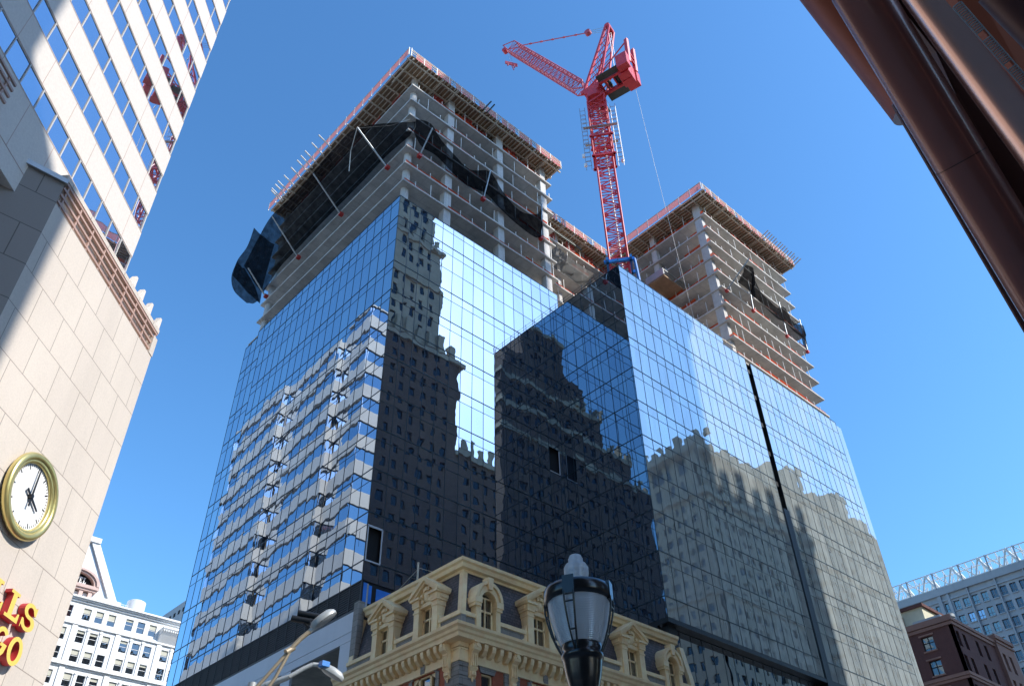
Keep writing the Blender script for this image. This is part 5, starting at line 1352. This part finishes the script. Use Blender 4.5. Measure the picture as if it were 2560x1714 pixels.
for h, F in [(h, FW) for h in wl] + [(h, FN) for h in wr] + [(h, FN) for h in wr2]:
    W = MB(F); v0 = .1 if h in wr2 else -.3
    um = (h[0]+h[1])/2
    W.box(um-.05, um+.05, v0-.05, v0+.05, h[2], h[3]); W.box(h[0], h[1], v0-.05, v0+.05, (h[2]+h[3])/2+.1, (h[2]+h[3])/2+.2); W.box(h[0], h[0]+.08, v0-.05, v0+.05, h[2], h[3]); W.box(h[1]-.08, h[1], v0-.05, v0+.05, h[2], h[3])
    o = E_.part(W, 'window', M['black'])
    W = MB(F); W.quad((h[0],v0-.06,h[2]), (h[1],v0-.05,h[2]), (h[1],v0-.06,h[3]), (h[0],v0-.05,h[3])); E_.part(W, 'pane', M['winpale'], parent=o, normals=False)
b = MB(); b.box(143.5, 152, 53.6, 66, 53, 56.6); o = E_.part(b, 'penthouse', M['tanp'])
b = MB(); b.box(143.1, 152.4, 53.2, 66, 56.6, 57.1); E_.part(b, 'penthouse_roof', M['brickd'], parent=o)
b = MB(); b.box(143.3, 143.52, 57.2, 58.4, 53.4, 55.8); E_.part(b, 'penthouse_door', M['bricko'], parent=o)
b = MB(); b.box(142.6, 144.6, 50.8, 55.5, 53.2, 54.2); b.tube((150, 52, 53), (150, 52, 55.8), .7, 14); b.tube((150,52,55.8), (150,52,56.3), .9, 14); b.tube((149,58,56.6), (149,58,58), .2, 8)
E_.part(b, 'rooftop_unit', M['alum'])
Gt = Th('grey_office_tower', 'pale grey office tower with a white tubular truss along its roof', 'building', (235, 70, 0))
FGt = lambda u_, v, z: (225-v, 40+u_, z)
hs = []
for i in range(24):
    for j in range(11): hs.append((1.2+i*2.36, 2.75+i*2.36, 83.9-j*3.85+.4, 86.2-j*3.85+.4))
b = MB(FGt); holes_wall(b, 0, 58, 0, 88.8, hs, -.7, 0); b.T = None; b.box(225.8, 262, 40, 98, 0, 88); Gt.part(b, 'office_wall', M['greyc'])
b = MB(FGt)
for i in range(8): b.box(3.2+i*7.08-.28, 3.2+i*7.08+.02, 0, .5, 40, 92)
b.box(0, 58, 0, .6, 88.8, 90.6); b.box(0, 58, 0, .3, 87.2, 87.6)
b.box(36.2, 36.9, 0, .4, 40, 88.7); b.box(38.6, 39.3, 0, .4, 40, 88.7)
Gt.part(b, 'pier_and_band', M['greyc'])
wn0 = None
for k, h in enumerate(hs):
    i = k//11; j = k % 11
    if not (5 <= i <= 19 and j <= 5): continue
    if wn0 is None:
        W = MB(lambda u_, v, z: (-v, u_, z)); W.box(.72, .82, -.42, -.36, 0, 2.3); W.box(0, 1.55, -.42, -.36, .8, .88); W.box(0, 1.55, -.3, .25, -.3, -.05); wn0 = W.build('window', M['greyc'])
        P_ = [];
        for mt in ('windark', 'winblue', 'winpale'):
            q = MB(lambda u_, v, z: (-v, u_, z)); q.quad((0,-.45,0), (1.55,-.44,0), (1.55,-.45,2.3), (0,-.44,2.3)); P_.append(q.build('pane', M[mt], normals=False))
        o = wn0
    else: o = wn0.copy(); col.objects.link(o)
    o.parent = Gt.o; o.location = Vector((225, 40+h[0], h[2])) - Gt.o.location
    q = P_[(0 if i < 11 else rnd.choice((1,2,2,2)))].copy(); col.objects.link(q); q.parent = o
for q in P_: bpy.data.objects.remove(q)
b = MB(FGt)
for i in range(1, 24):
    for j in range(11):
        if 5 <= i <= 19 and j <= 5: continue
        h = hs[i*11+j]; b.quad((h[0],-.45,h[2]), (h[1],-.45,h[2]), (h[1],-.45,h[3]), (h[0],-.45,h[3]))
o = Gt.part(b, 'hidden_glazing', M['windark'], normals=False); o['kind'] = 'stuff'
b = MB(FGt)
for v in (.3, -4.2):
    b.tube((0, v, 94.9), (58, v, 94.9), .16, 8); b.tube((0, v, 90.8), (58, v, 90.8), .2, 8)
    for i in range(16):
        u0_ = 3.2+i*3.54; 
        if i % 2 == 0: b.tube((u0_, v, 90.8), (u0_+1.77, v, 94.9), .34, 8); b.tube((u0_+1.77, v, 94.9), (u0_+3.54, v, 90.8), .27, 8)
        else: b.tube((u0_, v, 90.8), (u0_+3.54, v, 94.9), .14, 8); b.tube((u0_+1.2, v, 90.8), (u0_+.2, v, 93.6), .2, 8)
for i in range(30): b.tube((i*1.98, .3, 94.9), (i*1.98+.9, -4.2, 94.9), .08, 6); b.tube((i*1.98, .3, 94.9), (i*1.98+1.2, -4.2, 90.8), .1, 6); b.bar((i*1.98,.3,90.8), (i*1.98,-4.2,90.8), .12)
Gt.part(b, 'roof_truss', M['wht'])
b = MB(FGt)
for i in range(8): b.bar((3.1+i*7.08, .45, 90.5), (3.1+i*7.08, .45, 95.0), .3)
Gt.part(b, 'truss_post', M['greyc'])
